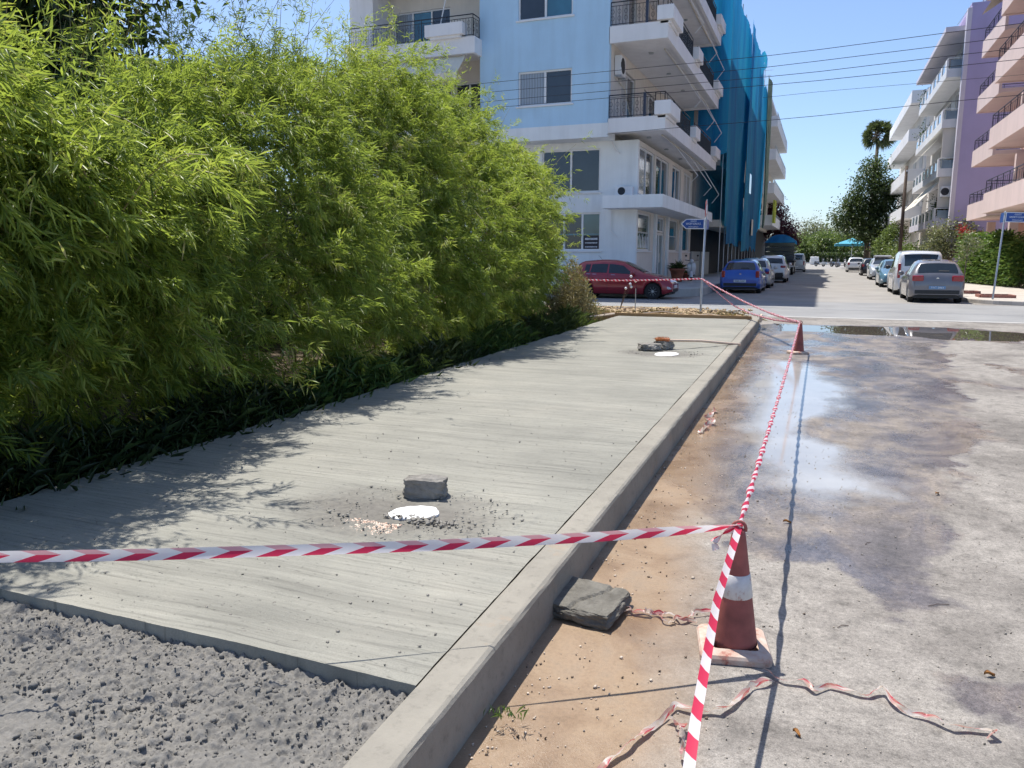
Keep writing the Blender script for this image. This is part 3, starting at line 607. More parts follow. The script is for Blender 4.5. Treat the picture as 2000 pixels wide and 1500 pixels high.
# palm
pr = thing('palm_tree', 'tall fan palm against the sky beyond the dark tree', 'palm', (7.1, 140, 0)); px_, py_ = 7.1, 140
MB().tube([(7.0, 140, 0), (7.1, 140, 9), (7.2, 140, 20.2)], [.35, .28, .24], 8).build('trunk', M['bark'], pr, smooth=True)
bs = []; ds = []; ls = []
sk = MB()
for k in range(64):
    a = random.uniform(0, 6.28); e = random.uniform(-.75, 1.45); L = random.uniform(1.7, 2.7)
    d = np.array([math.cos(a) * math.cos(e), math.sin(a) * math.cos(e), math.sin(e)]); c = np.array([7.2, 140, 20.5]); tip = c + d * L * .62
    sk.bar(c, tip, .03, 4)
    n = 30; dd = d + rdir(n) * .6; dd[:, 2] -= .15; bs.append(np.repeat(tip[None], n, 0)); ds.append(dd); ls.append(rng.uniform(1.0, 1.6, n))
sk.build('stalks', M['bark'], pr); b = np.concatenate(bs)
leaves_object('crown', b, np.concatenate(ds), np.concatenate(ls), np.full(len(b), .12), M['palm_leaf'], pr, droop=.25)
# hedge and shrubs in front of the pink building
root = thing('clipped_hedge', 'thick glossy green hedge behind the right street sign', 'hedge', (8.2, 46, .15)); n = 15000
u = rng.random(n); cx = 7.6 + (u * 1.25); cy = 50 - u * 7.6; q = rdir(n)
zc = .15 + 2.35 * rng.random(n) ** .7; b = np.stack([cx + q[:, 0] * .7 * rng.random(n), cy + q[:, 1] * .9 * rng.random(n), zc + .35 * np.sin(cy * 1.7) * (zc > 2)], 1)
leaves_object('foliage', b, q + np.array([-.4, -.5, .2]), rng.uniform(.16, .30, n), rng.uniform(.06, .11, n), M['hedge_leaf'], root)
hs = MB()
for k in range(9): hs.tube([(7.7 + k * .13, 49.6 - k * .85, .1), (7.75 + k * .13, 49.6 - k * .85, 1.2), (7.6 + k * .13, 49.5 - k * .85, 1.9)], [.05, .04, .02], 5)
hs.build('stems', M['bark'], root)
tree('flowering_shrub', 'pale leafy shrub tree between the white van and the purple wall', (7.7, 60, .15), 1.0, [((0, 0, 2.6), (1.2, 1.2, 1.1)), ((.9, -.3, 3.0), (.9, .9, .8)), ((-.6, 0, 1.8), (.9, .9, .8)), ((1.4, -.8, 2.4), (.9, .8, .8))], 3400, .2, M['pale_leaf'], 'shrub')
tree('red_flower_shrub', 'shrub with red flowers at the left end of the hedge', (7.4, 52, .15), .9, [((.2, 0, 2.9), (.35, .4, .3)), ((.6, 0, 2.6), (.3, .4, .3))], 90, .11, leafmat('red_petal', [(0, (.3, .02, .02)), (1, (.5, .05, .04))], .3, (.6, .1, .1)), 'shrub', trunk_r=.05)
tree('garden_shrub', 'light green garden bush behind the parked cars on the right', (6.2, 72, .15), .5, [((0, 0, 1.5), (1.3, 2.5, 1.0)), ((.3, 3, 1.4), (1.2, 2, .9)), ((.2, -3, 1.3), (1.0, 2, .9))], 3400, .2, M['light_leaf'], 'shrub')
st = tree('sapling', 'thin staked sapling in the pavement in front of the hedge', (5.35, 35.6, .15), 1.5, [((.15, 0, 2.1), (.35, .35, .5)), ((.0, 0, 1.6), (.25, .25, .3))], 500, .10, M['pale_leaf'], 'tree', trunk_r=.03)
# ================================================================ buildings
def bx(axis, u0, u1, w0, w1, z0, z1):
    return (u0, u1, w0, w1, z0, z1) if axis == 'y' else (w0, w1, u0, u1, z0, z1)
def wall(parent, axis, pos, thick, u0, u1, z0, z1, holes, mat, name='wall'):
    us = sorted({u0, u1, *[h[0] for h in holes], *[h[1] for h in holes]}); zs = sorted({z0, z1, *[h[2] for h in holes], *[h[3] for h in holes]})
    m = MB()
    for k in range(len(zs) - 1):
        run = None
        for i in range(len(us) - 1):
            cu, cz = (us[i] + us[i + 1]) / 2, (zs[k] + zs[k + 1]) / 2
            solid = not any(h[0] < cu < h[1] and h[2] < cz < h[3] for h in holes)
            if solid: run = [run[0] if run else us[i], us[i + 1]]
            if run and (not solid or i == len(us) - 2): m.box(*bx(axis, run[0], run[1], pos, pos + thick, zs[k], zs[k + 1])); run = None
    return m.build(name, mat, parent)
def window(parent, axis, pos, sgn, u0, u1, z0, z1, panes, frame='frame_white', fw=.06, sill=True, name='window'):
    """frame with its panes set back in the opening; sgn points into the building"""
    m = MB(); a, b = pos + sgn * .07, pos + sgn * .15
    m.box(*bx(axis, u0, u1, a, b, z0, z0 + fw)); m.box(*bx(axis, u0, u1, a, b, z1 - fw, z1))
    n = len(panes); w = (u1 - u0) / n
    for i in range(n + 1):
        c = u0 + w * i; lo, hi = (c, c + fw) if i == 0 else (c - fw, c) if i == n else (c - fw * .6, c + fw * .6)
        m.box(*bx(axis, lo, hi, a - sgn * .004, b, z0 + fw, z1 - fw))
    o = m.build(name, M[frame], parent)
    for i, g in enumerate(panes):
        k = .02 * (i % 2)
        B(*bx(axis, u0 + w * i + fw * .5, u0 + w * (i + 1) - fw * .5, pos + sgn * (.10 + k), pos + sgn * (.115 + k), z0 + fw * .7, z1 - fw * .7)).build('pane', M[g], o)
    if sill: B(*bx(axis, u0 - .08, u1 + .08, pos - sgn * .07, pos + sgn * .07, z0 - .06, z0 - .001)).build('sill', M['white_trim'], o)
    return o
def railing(parent, pts, h, mat, gap=.13, r=.009, post=1.2, mid=True, deco=False, name='railing'):
    m = MB()
    for p, q in zip(pts[:-1], pts[1:]):
        p = Vector(p); q = Vector(q); L = (q - p).length; up = Vector((0, 0, 1)); d = (q - p) / L
        m.bar(p + up * h, q + up * h, .024, 6); m.bar(p + up * .08, q + up * .08, .014, 4)
        if mid: m.bar(p + up * (h - .14), q + up * (h - .14), .012, 4)
        k = max(1, int(L / post))
        for i in range(k + 1): m.bar(p + d * L * i / k, p + d * L * i / k + up * h, .018, 4)
        k = max(1, int(L / gap))
        for i in range(k):
            c = p + d * L * (i + .5) / k; m.bar(c + up * .08, c + up * (h - .14 if mid else h), r, 3, cap=False)
            if deco and i % 2 == 0:
                for zc in (.3, .55):
                    ring = [c + d * .07 * math.cos(t) + up * (zc + .09 * math.sin(t)) for t in np.linspace(0, 6.283, 7)]; m.tube(ring, .008, 3)
    return m.build(name, mat, parent, fix=False)
def part(name, mat, parent, *boxes, bevel=0):
    m = MB()
    for b in boxes: m.box(*b)
    return m.build(name, M[mat], parent, bevel=bevel)
def ac_unit(parent, axis, pos, sgn, u0, u1, z0, z1, dep=.3):
    """air conditioner outdoor unit: casing, round grille, bracket"""
    o = B(*bx(axis, u0, u1, pos - sgn * dep, pos - sgn * .02, z0, z1)).build('air_conditioner', M['white_trim'], parent, bevel=.02)
    uc = u0 + (u1 - u0) * .38; r = min((z1 - z0), (u1 - u0)) * .42
    m = MB(); n = 20; w = pos - sgn * (dep + .006)
    ringv = [(uc + r * math.cos(2 * math.pi * i / n), (z0 + z1) / 2 + r * math.sin(2 * math.pi * i / n)) for i in range(n)]
    m.prism(ringv, 'y' if axis == 'y' else 'x', w, w + sgn * .02); m.build('grille', M['dark_inside'], o)
    part('bracket', 'steel', o, bx(axis, u0 + .05, u0 + .1, pos - sgn * dep, pos, z0 - .06, z0 - .002), bx(axis, u1 - .1, u1 - .05, pos - sgn * dep, pos, z0 - .06, z0 - .002))
    return o

# ---------------------------------------------------------------- pale blue corner block
bb = thing('apartment_building', 'pale blue apartment block with white wrap-around balconies on the left corner', 'building', (-13, 32, 0))
YU, YL, XS, XU, XB, YE = 31.5, 32.7, -7.36, -8.36, -6.05, 47.3; TOP = 17.6
upw = [(-12.26, -9.9, 7.81, 9.19), (-12.26, -9.9, 11.2, 12.58), (-12.26, -9.9, 14.6, 15.98)]
wall(bb, 'y', YU, .3, -14.0, XU, 6.952, TOP, upw, M['blue_plaster'])
for k, (a, b, c, d) in enumerate(upw): window(bb, 'y', YU, 1, a, b, c, d, [['glass_curtain', 'glass'], ['glass', 'glass_blue'], ['glass', 'glass']][k], fw=.07)
part('band', 'white_plaster', bb, (-22.5, XU - .002, YU - .03, YU + 1.2, 6.4, 6.95))
# left loggia between the white pier and the blue wall
part('pier', 'white_trim', bb, (-20.4, -19.2, YU + .02, YU + 1.6, 6.96, TOP))
wall(bb, 'y', 33.0, .25, -19.2, -13.98, 6.96, TOP, [(-19.0, -16.1, 7.1, 9.4), (-19.0, -16.1, 10.62, 12.6), (-15.9, -14.5, 7.1, 9.3)], M['cream_plaster'])
window(bb, 'y', 33.0, 1, -19.0, -16.1, 10.62, 12.6, ['glass_curtain', 'glass_blue', 'glass'], sill=False, name='balcony_door')
window(bb, 'y', 33.0, 1, -19.0, -16.1, 7.1, 9.4, ['glass', 'glass_curtain', 'glass'], sill=False, name='balcony_door')
window(bb, 'y', 33.0, 1, -15.9, -14.5, 7.1, 9.3, ['glass', 'glass'], sill=False, name='balcony_door')
part('side_wall', 'cream_plaster', bb, (-14.0, -13.75, 31.802, 33.0, 6.96, TOP))
for z0, z1 in ((9.97, 10.62), (13.4, 14.05)):
    o = part('balcony', 'white_trim', bb, (-19.949, -14.051, 30.901, 32.99, z0 + .25, z0 + .5), (-20.1, -13.9, 30.75, 30.9, z0, z1), (-14.05, -13.9, 30.9, YU, z0, z1), (-20.1, -19.95, 30.9, YU, z0, z1))
    part('planter_box', 'white_trim', o, (-16.1, -14.35, 30.5, 30.98, z1 + .08, z1 + .55), (-15.9, -14.5, 30.6, 30.9, z1 - .02, z1 + .09))
    railing(o, [(-20.0, 30.82, z1), (-14.0, 30.82, z1), (-14.0, 31.45, z1)], .88, M['iron'], deco=True)
# awning under the upper left balcony
aw = MB(); aw.sheet([[(x, 30.95 - .9 * t, 9.95 - .85 * t - .04 * math.sin(x * 9) * t) for x in np.linspace(-17.6, -14.4, 16)] for t in (0, .5, 1)])
for i in range(16):
    xx = -17.6 + i * .2; aw.add([(xx, 30.05, 9.1), (xx + .2, 30.05, 9.1), (xx + .2, 30.04, 8.86), (xx + .1, 30.04, 8.80), (xx, 30.04, 8.86)], [(0, 1, 2, 3, 4)])
o = aw.build('awning', M['awning'], bb)
MB().bar((-14.5, 31.2, 7.3), (-14.9, 30.1, 9.0), .02).bar((-17.5, 31.2, 7.3), (-17.5, 30.1, 9.0), .02).build('awning_arm', M['alu_rod'], o)
MB().bar((-15.3, 30.9, 12.2), (-15.55, 30.8, 11.0), .025).build('awning_arm', M['alu_rod'], o)
o = part('balcony', 'white_trim', bb, (-20.1, -13.9, 30.75, YU - .032, 6.5, 7.05)); railing(o, [(-20.0, 30.82, 7.05), (-14.0, 30.82, 7.05), (-14.0, 31.42, 7.05)], .9, M['iron'])
# lower storeys, set back
lowh = [(-14.6, -11.85, 4.33, 6.14), (-11.6, -8.98, 4.33, 6.14), (-14.6, -11.6, 1.86, 3.48), (-11.4, -8.92, 1.86, 3.48)]
wall(bb, 'y', YL, .25, -22.5, XS, .2, 6.4, lowh, M['white_plaster'])
for k, h in enumerate(lowh):
    o = window(bb, 'y', YL, 1, *h, [['glass', 'glass_curtain'], ['glass', 'glass'], ['glass_curtain', 'glass', 'glass']][k] if k != 3 else ['glass', 'glass', 'glass_green'], fw=.07)
    if k == 3:
        part('sign_strip', 'glass_blue', o, (-11.35, -9.78, YL + .085, YL + .095, 2.52, 2.59), (-9.70, -8.98, YL + .085, YL + .095, 2.52, 2.59))
        part('sign_panel', 'ink', o, (-9.69, -8.99, YL + .086, YL + .096, 1.93, 2.50))
        for r_ in range(3):
            sc = MB(); x = -9.62
            while x < -9.08:
                w = random.uniform(.02, .05); hh = random.uniform(.03, .06) if r_ else random.uniform(.05, .1); zc = 2.36 - r_ * .17; sc.box(x, x + w * .7, YL + .080, YL + .0855, zc - hh / 2, zc + hh / 2); x += w
            sc.build('lettering', M['sign_white'], o)
# street side of the lower storeys
fh = [(32.98, 36.15, 4.2, 6.2), (36.5, 39.7, 4.2, 6.2), (40.7, 43.3, 4.1, 6.2), (44.3, 47.0, 4.1, 6.2)]; gh = [(33.0, 35.65, 1.86, 3.48), (36.9, 39.05, .55, 3.48), (40.0, 42.9, 1.86, 3.5), (44.0, 46.9, 1.86, 3.5)]
wall(bb, 'x', XS, -.25, YL + .252, YE, .2, 6.4, fh + gh, M['cream_plaster'], 'street_wall')
for k, h in enumerate(fh): window(bb, 'x', XS, -1, *h, [['glass_curtain', 'glass'], ['glass', 'glass'], ['glass', 'glass'], ['shutter', 'shutter']][k], fw=.08, sill=k < 2)
for k, h in enumerate(gh):
    if k != 1:
        o = window(bb, 'x', XS, -1, *h, ['glass_green'], fw=.08)
        if k == 0:
            for q in range(7):
                y = 33.3 + q * .33; MB().prism([(y, 1.98), (y + .2, 1.98), (y + .16, 2.25 + .2 * (q % 3)), (y + .22, 2.5 + .12 * (q % 2)), (y + .04, 2.45), (y + .07, 2.2)], 'x', XS - .1, XS - .09).build('window_decal', M['sign_white'], o)
            part('window_bar', 'frame_grey', o, (XS - .1, XS - .085, 33.1, 35.6, 2.62, 2.68))
        elif k == 2: part('window_bar', 'frame_grey', o, (XS - .1, XS - .085, 40.1, 42.8, 2.62, 2.66)); part('window_decal', 'paint_dark', o, (XS - .1, XS - .086, 40.2, 42.7, 1.95, 2.6))
    else:
        d = window(bb, 'x', XS, -1, h[0], h[1], .55, 2.72, ['glass_green', 'glass_green'], fw=.1, sill=False, name='door'); part('door_handle', 'chrome', d, (XS - .06, XS - .03, 38.05, 38.1, 1.3, 1.75))
        window(bb, 'x', XS, -1, h[0], h[1], 2.76, 3.48, ['glass_pale'], fw=.08, sill=False, name='transom')
        part('door_step', 'grey_concrete', bb, (XS - .2, XS + .35, 36.7, 39.3, .345, .545))
for y in (36.3, 39.4, 43.4): part('pilaster', 'white_plaster', bb, (XS + .002, XS + .12, y, y + .32, .35, 3.55))
MB().prism([(-.16 + 41.9, 4.3), (.3 + 41.9, 4.25), (.34 + 41.9, 4.9), (.15 + 41.9, 5.2), (.2 + 41.9, 5.5), (.05 + 41.9, 5.75), (-.12 + 41.9, 5.5), (-.05 + 41.9, 5.1), (-.24 + 41.9, 4.8)], 'x', XS - .1, XS - .088).build('window_poster', M['frame_grey'], bb)
# canopy over the ground floor
part('canopy', 'white_plaster', bb, (-8.55, XB, YU, YL - .002, 3.57, 4.08), (XS + .002, XB, YL - .001, 46.6, 3.57, 4.08))
ac_unit(bb, 'y', YL, 1, -8.25, -7.5, 4.12, 4.5)
# wrap-around balconies of the upper storeys
wall(bb, 'x', XU, -.25, YU + .302, YE, 6.96, TOP, [(33.6, 36.2, 7.15, 9.5), (38, 41, 7.15, 9.5), (43, 45.5, 7.15, 9.5), (33.6, 36.2, 10.62, 12.9), (38, 41, 10.62, 12.9), (43, 45.5, 10.62, 12.9)], M['cream_plaster'], 'street_wall')
for z in (7.15, 10.62):
    for a, b in ((33.6, 36.2), (38, 41), (43, 45.5)): window(bb, 'x', XU, -1, a, b, z, z + 2.3, ['shutter', 'glass'], sill=False, name='balcony_door')
for lv, (z0, z1) in enumerate(((6.55, 7.1), (9.97, 10.6), (13.4, 14.0))):
    o = part('balcony', 'white_trim', bb, (XU - .02, XB - .15, YU + .15, YE, z0 + .12, z0 + .4), (XU - .02, XB, YU, YU + .15, z0, z1), (XB - .15, XB, YU + .151, YE, z0, z1), (XU, XB - .151, YE - .15, YE, z0, z1))
    railing(o, [(XU + .02, YU + .08, z1), (XB - .42, YU + .08, z1)], .9, M['iron'], deco=True)
    # the rail stands along the street edge, broken by planters
    railing(o, [(XB - .08, 33.6, z1), (XB - .08, 38.0, z1)], .9, M['iron'], .1); railing(o, [(XB - .08, 39.4, z1), (XB - .08, 45.3, z1)], .9, M['iron'], .1)
    railing(o, [(XB - .42, YU + .08, z1 + .45), (XB - .05, YU + .08, z1 + .45), (XB - .05, 33.6, z1 + .45)], .45, M['iron'], .8, mid=False)
    for a, b in ((YU - .12, 33.6), (38.0, 39.4), (45.3, YE + .1)):
        x0 = XB - .42 if a < YU else XB - .35
        part('planter_box', 'white_trim', o, (x0, XB + .22, a, b, z1 + .02, z1 + .55), (x0 + .1, XB + .08, a + .12, b - .1, z1 - .1, z1 + .021), bevel=.02)
    part('post', 'iron_blue', o, (-6.95, -6.85, YU + .03, YU + .13, z1, z1 + .92))
    # folded awning arms and drying rails under the slab
    for j, (y0, y1, dz) in enumerate(((33.5, 38.5, 1.5), (37.5, 43.5, 1.7), (41.5, 46.8, 1.9))):
        MB().tube([(XB - .45, y0, z0 + .05), (XB - .35, (y0 + y1) / 2, z0 - .08), (XB + .3, y1, z0 - dz * .75), (XB - .1, y1 + .1, z0 - dz)], .02, 5).build('awning_arm', M['alu_rod'], o)
        MB().bar((XB - .5, y0, z0 + .08), (XB - .5, y1, z0 + .06), .03).build('awning_roller', M['awning'], o)
    for y in (34, 38, 42): MB().lathe([(.11, z0 + .06), (.10, z0 + .11), (.05, z0 + .13)], (-7.2, y, 0), 10).build('ceiling_lamp', M['frame_grey'], o)
ac_unit(bb, 'x', XU, -1, 32.3, 33.1, 8.95, 9.7)
MB().tube([(XU + .05, 32.2, 8.85), (XU + .05, 34.0, 8.7), (XU + .05, 35.5, 7.4)], .02, 5).build('hose', M['awning'], bb)
MB().tube([(-8.45, YL - .1, 6.35), (-8.3, YL - .12, 6.0), (-8.1, YL - .12, 5.85)], .03, 5).build('drain_pipe', M['white_trim'], bb); MB().tube([(-8.45, YL - .06, 3.5), (-8.45, YL - .06, 2.7), (-8.15, YL - .06, 2.4)], .02, 5).build('drain_pipe', M['white_trim'], bb)
part('roof', 'white_trim', bb, (-20.4, XB - .1, YU + .02, YE, TOP + .002, TOP + .3)); part('rear_wall', 'cream_plaster', bb, (-22.5, XU - .26, YE - .26, YE - .01, .2, TOP)); part('end_wall', 'white_plaster', bb, (-22.6, -22.502, YL, YE - .27, .2, 6.9), (-20.4, -20.2, 33.12, YE - .27, 6.96, TOP))

# ---------------------------------------------------------------- building behind blue netting
nb = thing('scaffolded_building', 'building wrapped in loose blue scaffold netting', 'building', (-8, 60, 0))
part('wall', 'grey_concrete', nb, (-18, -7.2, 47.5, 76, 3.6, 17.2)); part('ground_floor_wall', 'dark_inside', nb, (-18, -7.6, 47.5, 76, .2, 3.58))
part('slab_edge', 'beige_plaster', nb, (-7.19, -5.75, 47.9, 53, 3.35, 3.75), (-7.19, -5.9, 53.2, 76, 3.35, 3.7)); part('slab_edge', 'grey_concrete', nb, (-7.19, -5.9, 48, 76, 6.9, 7.2)); part('slab_edge', 'grey_concrete', nb, (-7.19, -5.9, 48, 76, 10.2, 10.5)); part('slab_edge', 'grey_concrete', nb, (-7.19, -5.9, 48, 76, 13.5, 13.8))
part('garage_door', 'frame_grey', nb, (-7.59, -7.5, 49, 52.4, .35, 1.9)); part('garage_door', 'frame_grey', nb, (-7.59, -7.5, 53, 57, .35, 1.9))
for y in np.arange(48, 76.1, 2.4):
    MB().bar((-5.75, y, .3), (-5.75, y, 17.8), .03).build('scaffold_pole', M['steel'], nb)
ntm = NM('blue_net'); f = ntm.noise(1., 5, .6, ntm.mapped((1, .5, .07))); c = ntm.ramp(f, [(.25, (.015, .15, .34)), (.45, (.02, .27, .56)), (.6, (.03, .38, .60)), (.78, (.08, .48, .60))])
ntm.set(Base_Color=c, Roughness=.7); wv_ = ntm.noise(6, 4, .6, ntm.mapped((1, 1, .15))); ntm.bump(wv_, .5, .05)
tr = ntm.new('ShaderNodeBsdfTranslucent'); ntm.l.new(c, tr.inputs[0]); mx = ntm.new('ShaderNodeMixShader'); mx.inputs[0].default_value = .5; ntm.l.new(ntm.b.outputs[0], mx.inputs[1]); ntm.l.new(tr.outputs[0], mx.inputs[2]); ntm.l.new(mx.outputs[0], ntm.out.inputs[0])
def net(y0, y1, x, zt, zb, seed, mat, name='netting'):
    rows = []
    for j in range(30):
        t = j / 29; row = []
        for i in range(44):
            u = i / 43; y = y0 + (y1 - y0) * u; bot = zb(u) ; top_ = zt(u); z = top_ + (bot - top_) * t
            xx = x + .05 * math.sin(y * 2.1 + seed) * (.3 + t) + .22 * mnoise.noise((y * .5, z * .10, seed)) + .07 * mnoise.noise((y * 2.2, z * .25, seed + 4))
            row.append((xx, y, z))
        rows.append(row)
    return MB().sheet(rows).build(name, mat, nb, smooth=True)
net(47.6, 59.5, -5.55, lambda u: 17.4 - .5 * u + .4 * mnoise.noise((u * 9, 2, 2)), lambda u: 2.2 + .9 * abs(mnoise.noise((u * 6, 0, 1))) + (1.2 if u < .2 else 0), 1.3, ntm.m)
net(56.8, 68.0, -5.30, lambda u: 17.3 - .3 * math.sin(u * 3), lambda u: 1.9 + 1.0 * abs(mnoise.noise((u * 7, 3, 1))), 4.1, ntm.m)
net(66.0, 77, -5.55, lambda u: 16.9 - .6 * u + .7 * mnoise.noise((u * 9, 5, 2)), lambda u: 2.6 + 1.5 * u + .8 * abs(mnoise.noise((u * 7, 6, 1))), 7.7, ntm.m)
og = simple('olive_net', (.15, .19, .12), .8, .3, 1.2); net(74.5, 79.0, -5.25, lambda u: 17.4, lambda u: 4 + .8 * u, 9.2, og)
m = MB(); m.sheet([[(-8.5 + 3.0 * u + .0, 47.45 + .1 * math.sin(u * 20), z + .1 * math.sin(u * 13)) for u in np.linspace(0, 1, 14)] for z in (17.6, 15, 13, 11, 9, 7.5)]); m.build('netting', ntm.m, nb, smooth=True)
m = MB(); m.sheet([[(-5.5 + .3 * math.sin(y), y, 17.3 + z * (1 + .3 * math.sin(y * 3))) for y in np.linspace(69, 73, 8)] for z in (0, .7)]); m.build('loose_flap', ntm.m, nb)
yn = simple('yellow_net', (.42, .46, .05), .7, .2, 2); m = MB(); m.sheet([[(-4.6 + .15 * math.sin(y * 3), y, z) for y in np.linspace(80.5, 82, 6)] for z in (7.0, 5.8, 4.8)]); m.build('netting', yn, nb)
part('cladding_sheet', 'glass_green', nb, (-5.3, -5.27, 60.5, 62, 6.2, 7.6)); part('cladding_sheet', 'awning', nb, (-5.2, -5.17, 63, 64.2, 3.2, 4.4))

# ---------------------------------------------------------------- white block beyond the netting
fb = thing('apartment_building', 'white block with stepped balconies just beyond the blue netting', 'building', (-9, 92, 0))
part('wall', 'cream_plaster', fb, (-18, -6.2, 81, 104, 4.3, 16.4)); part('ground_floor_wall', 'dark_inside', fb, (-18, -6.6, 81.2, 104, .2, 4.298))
for z in (4.6, 7.7, 10.9, 14.0):
    o = part('balcony', 'white_trim', fb, (-6.19, -4.75, 81.5, 103, z, z + .25), (-4.9, -4.75, 81.5, 103, z + .251, z + 1.0), (-6.19, -4.901, 81.5, 81.65, z + .251, z + 1.0))
    railing(o, [(-4.8, 81.6, z + 1.0), (-4.8, 103, z + 1.0)], .3, M['frame_grey'], 1.2, mid=False)
    for y in (84, 90, 96): part('balcony_door', 'glass', fb, (-6.19, -6.16, y, y + 2.2, z + .3, z + 2.5))
part('roof', 'white_trim', fb, (-18, -5.4, 80.8, 104.2, 16.402, 16.7))
part('roof_hut', 'beige_plaster', fb, (-12, -7, 84, 90, 16.702, 18.4)); MB().bar((-6.5, 86, 16.7), (-6.5, 86, 20.5), .03).bar((-7.3, 86, 20.2), (-5.7, 86, 20.2), .02).bar((-7.1, 86, 19.7), (-5.9, 86, 19.7), .02).build('antenna', M['steel'], fb)

# ---------------------------------------------------------------- pink block, right edge
pb = thing('apartment_building', 'pink apartment block with stacked balconies at the right edge', 'building', (12, 47, 0))
wall(pb, 'x', 10.6, .3, 33, 55, .15, 18, [(50, 52, 4.8, 7), (50, 52, 7.9, 10.1), (50, 52, 11, 13.2), (50, 52, 14, 16.2), (41, 44, 4.8, 7), (41, 44, 7.9, 10.1), (41, 44, 11, 13.2), (51.5, 53.2, .3, 2.6), (49, 50.2, .3, 2.6)], M['salmon_plaster'])
for z in (4.8, 7.9, 11, 14):
    window(pb, 'x', 10.6, 1, 50, 52, z, z + 2.2, ['glass', 'shutter'], 'frame_white', sill=False, name='balcony_door')
    if z < 14: window(pb, 'x', 10.6, 1, 41, 44, z, z + 2.2, ['glass', 'glass'], 'frame_white', sill=False, name='balcony_door')
window(pb, 'x', 10.6, 1, 51.5, 53.2, .3, 2.6, ['paint_red'], 'terracotta', sill=False, name='door'); window(pb, 'x', 10.6, 1, 49, 50.2, .3, 2.6, ['glass'], 'terracotta', sill=False)
part('end_wall', 'pink_plaster', pb, (10.6, 30, 55.001, 55.3, .15, 18)); part('end_wall', 'pink_plaster', pb, (10.6, 30, 32.7, 32.999, .15, 18))
part('column', 'pink_plaster', pb, (9.0, 9.4, 47.6, 48.0, .15, 3.6), (9.0, 9.4, 47.6, 48.0, 4.72, 6.84), (9.0, 9.4, 47.6, 48.0, 7.82, 9.94), (9.0, 9.4, 47.6, 48.0, 10.92, 13.04))
part('column', 'pink_plaster', pb, (9.0, 9.4, 53.4, 53.8, .15, 3.6))
for z in (3.72, 6.85, 9.95, 13.05):
    o = part('balcony', 'pink_plaster', pb, (8.141, 10.59, 48.2, 54.259, z + .05, z + .25), (8.0, 8.14, 48.2, 54.4, z, z + .92), (8.141, 10.59, 54.26, 54.4, z, z + .92)); railing(o, [(8.07, 48.2, z + .92), (8.07, 54.33, z + .92), (10.5, 54.33, z + .92)], .62, M['iron_blue'], .45, mid=True)
    o = part('balcony', 'pink_plaster', pb, (7.491, 10.59, 35, 45.359, z + .05, z + .25), (7.35, 7.49, 35, 45.5, z, z + .98), (7.491, 10.59, 45.36, 45.5, z, z + .98)); railing(o, [(7.42, 35, z + .98), (7.42, 45.43, z + .98), (10.5, 45.43, z + .98)], .62, M['iron_blue'], .45)
o = part('balcony', 'pink_plaster', pb, (8.0, 10.59, 48.2, 54.4, 16.2, 16.5)); o = part('roof', 'pink_plaster', pb, (7.2, 30, 32.7, 55.3, 18.002, 18.3))
o = MB().sheet([[(9.1 - 1.5 * t, y, 16.1 - 1.0 * t) for y in np.linspace(46.5, 53, 8)] for t in (0, 1)]).build('awning', M['awning'], pb)

# ---------------------------------------------------------------- purple sided block
pu = thing('apartment_building', 'apartment block with tall blank purple side wall and glass balconies', 'building', (14, 68, 0))
part('side_wall', 'purple_plaster', pu, (8.06, 30, 60.0, 60.3, .15, 17.5)); part('corner_trim', 'lilac_trim', pu, (7.8, 8.058, 59.96, 60.5, .15, 17.4))
wall(pu, 'x', 8.3, .3, 60.301, 78, 3.6, 17.4, [(63, 66, 4.4, 6.6), (68, 72, 4.4, 6.6), (63, 66, 7.7, 9.9), (68, 72, 7.7, 9.9), (63, 66, 10.9, 13.1), (68, 72, 10.9, 13.1), (63, 66, 14.2, 16), (68, 72, 14.2, 16)], M['cream_plaster'])
part('ground_floor_wall', 'beige_plaster', pu, (7.9, 8.6, 60.51, 78, .15, 3.6))
for z in (4.4, 7.7, 10.9, 14.2):
    window(pu, 'x', 8.3, 1, 63, 66, z, z + (2.2 if z < 14 else 1.8), ['shutter', 'glass'], sill=False, name='balcony_door'); window(pu, 'x', 8.3, 1, 68, 72, z, z + (2.2 if z < 14 else 1.8), ['glass', 'glass', 'shutter'], sill=False, name='balcony_door')
for k, z in enumerate((3.62, 6.95, 10.15, 13.4)):
    o = part('balcony', 'white_trim' if k else 'lilac_trim', pu, (7.0, 8.29, 61, 77, z, z + .28), (7.0, 7.12, 61, 77, z + .281, z + .5), (7.121, 8.29, 61, 61.12, z + .281, z + .55))
    for j in range(7):
        y = 61.2 + j * 2.26; part('parapet_post', 'white_trim', o, (7.0, 7.12, y, y + .7, z + .5, z + 1.2)); part('glass_panel', 'glass_pale', o, (7.04, 7.07, y + .72, y + 2.24, z + .52, z + 1.1))
    part('glass_panel', 'glass_pale', o, (7.2, 8.25, 61.03, 61.06, z + .56, z + 1.1)); MB().bar((7.05, 61.05, z + 1.22), (7.05, 77, z + 1.22), .03).bar((7.05, 61.05, z + 1.22), (8.28, 61.05, z + 1.22), .03).build('handrail', M['frame_white'], o)
part('privacy_screen', 'cream_plaster', pu, (7.15, 8.29, 61.2, 61.35, 4.9, 6.94)); part('privacy_screen', 'cream_plaster', pu, (7.15, 8.29, 61.2, 61.35, 8.2, 10.14))
part('roof_overhang', 'lilac_trim', pu, (6.7, 8.29, 60.6, 78, 16.2, 16.5)); part('roof', 'purple_plaster', pu, (8.0, 30, 60.0, 78, 17.502, 17.7)); part('rear_wall', 'cream_plaster', pu, (8.61, 30, 77.7, 78, .15, 17.4))
MB().bar((7.3, 60.3, 16.5), (8.0, 60.1, 17.6), .015).build('stay', M['steel'], pu)
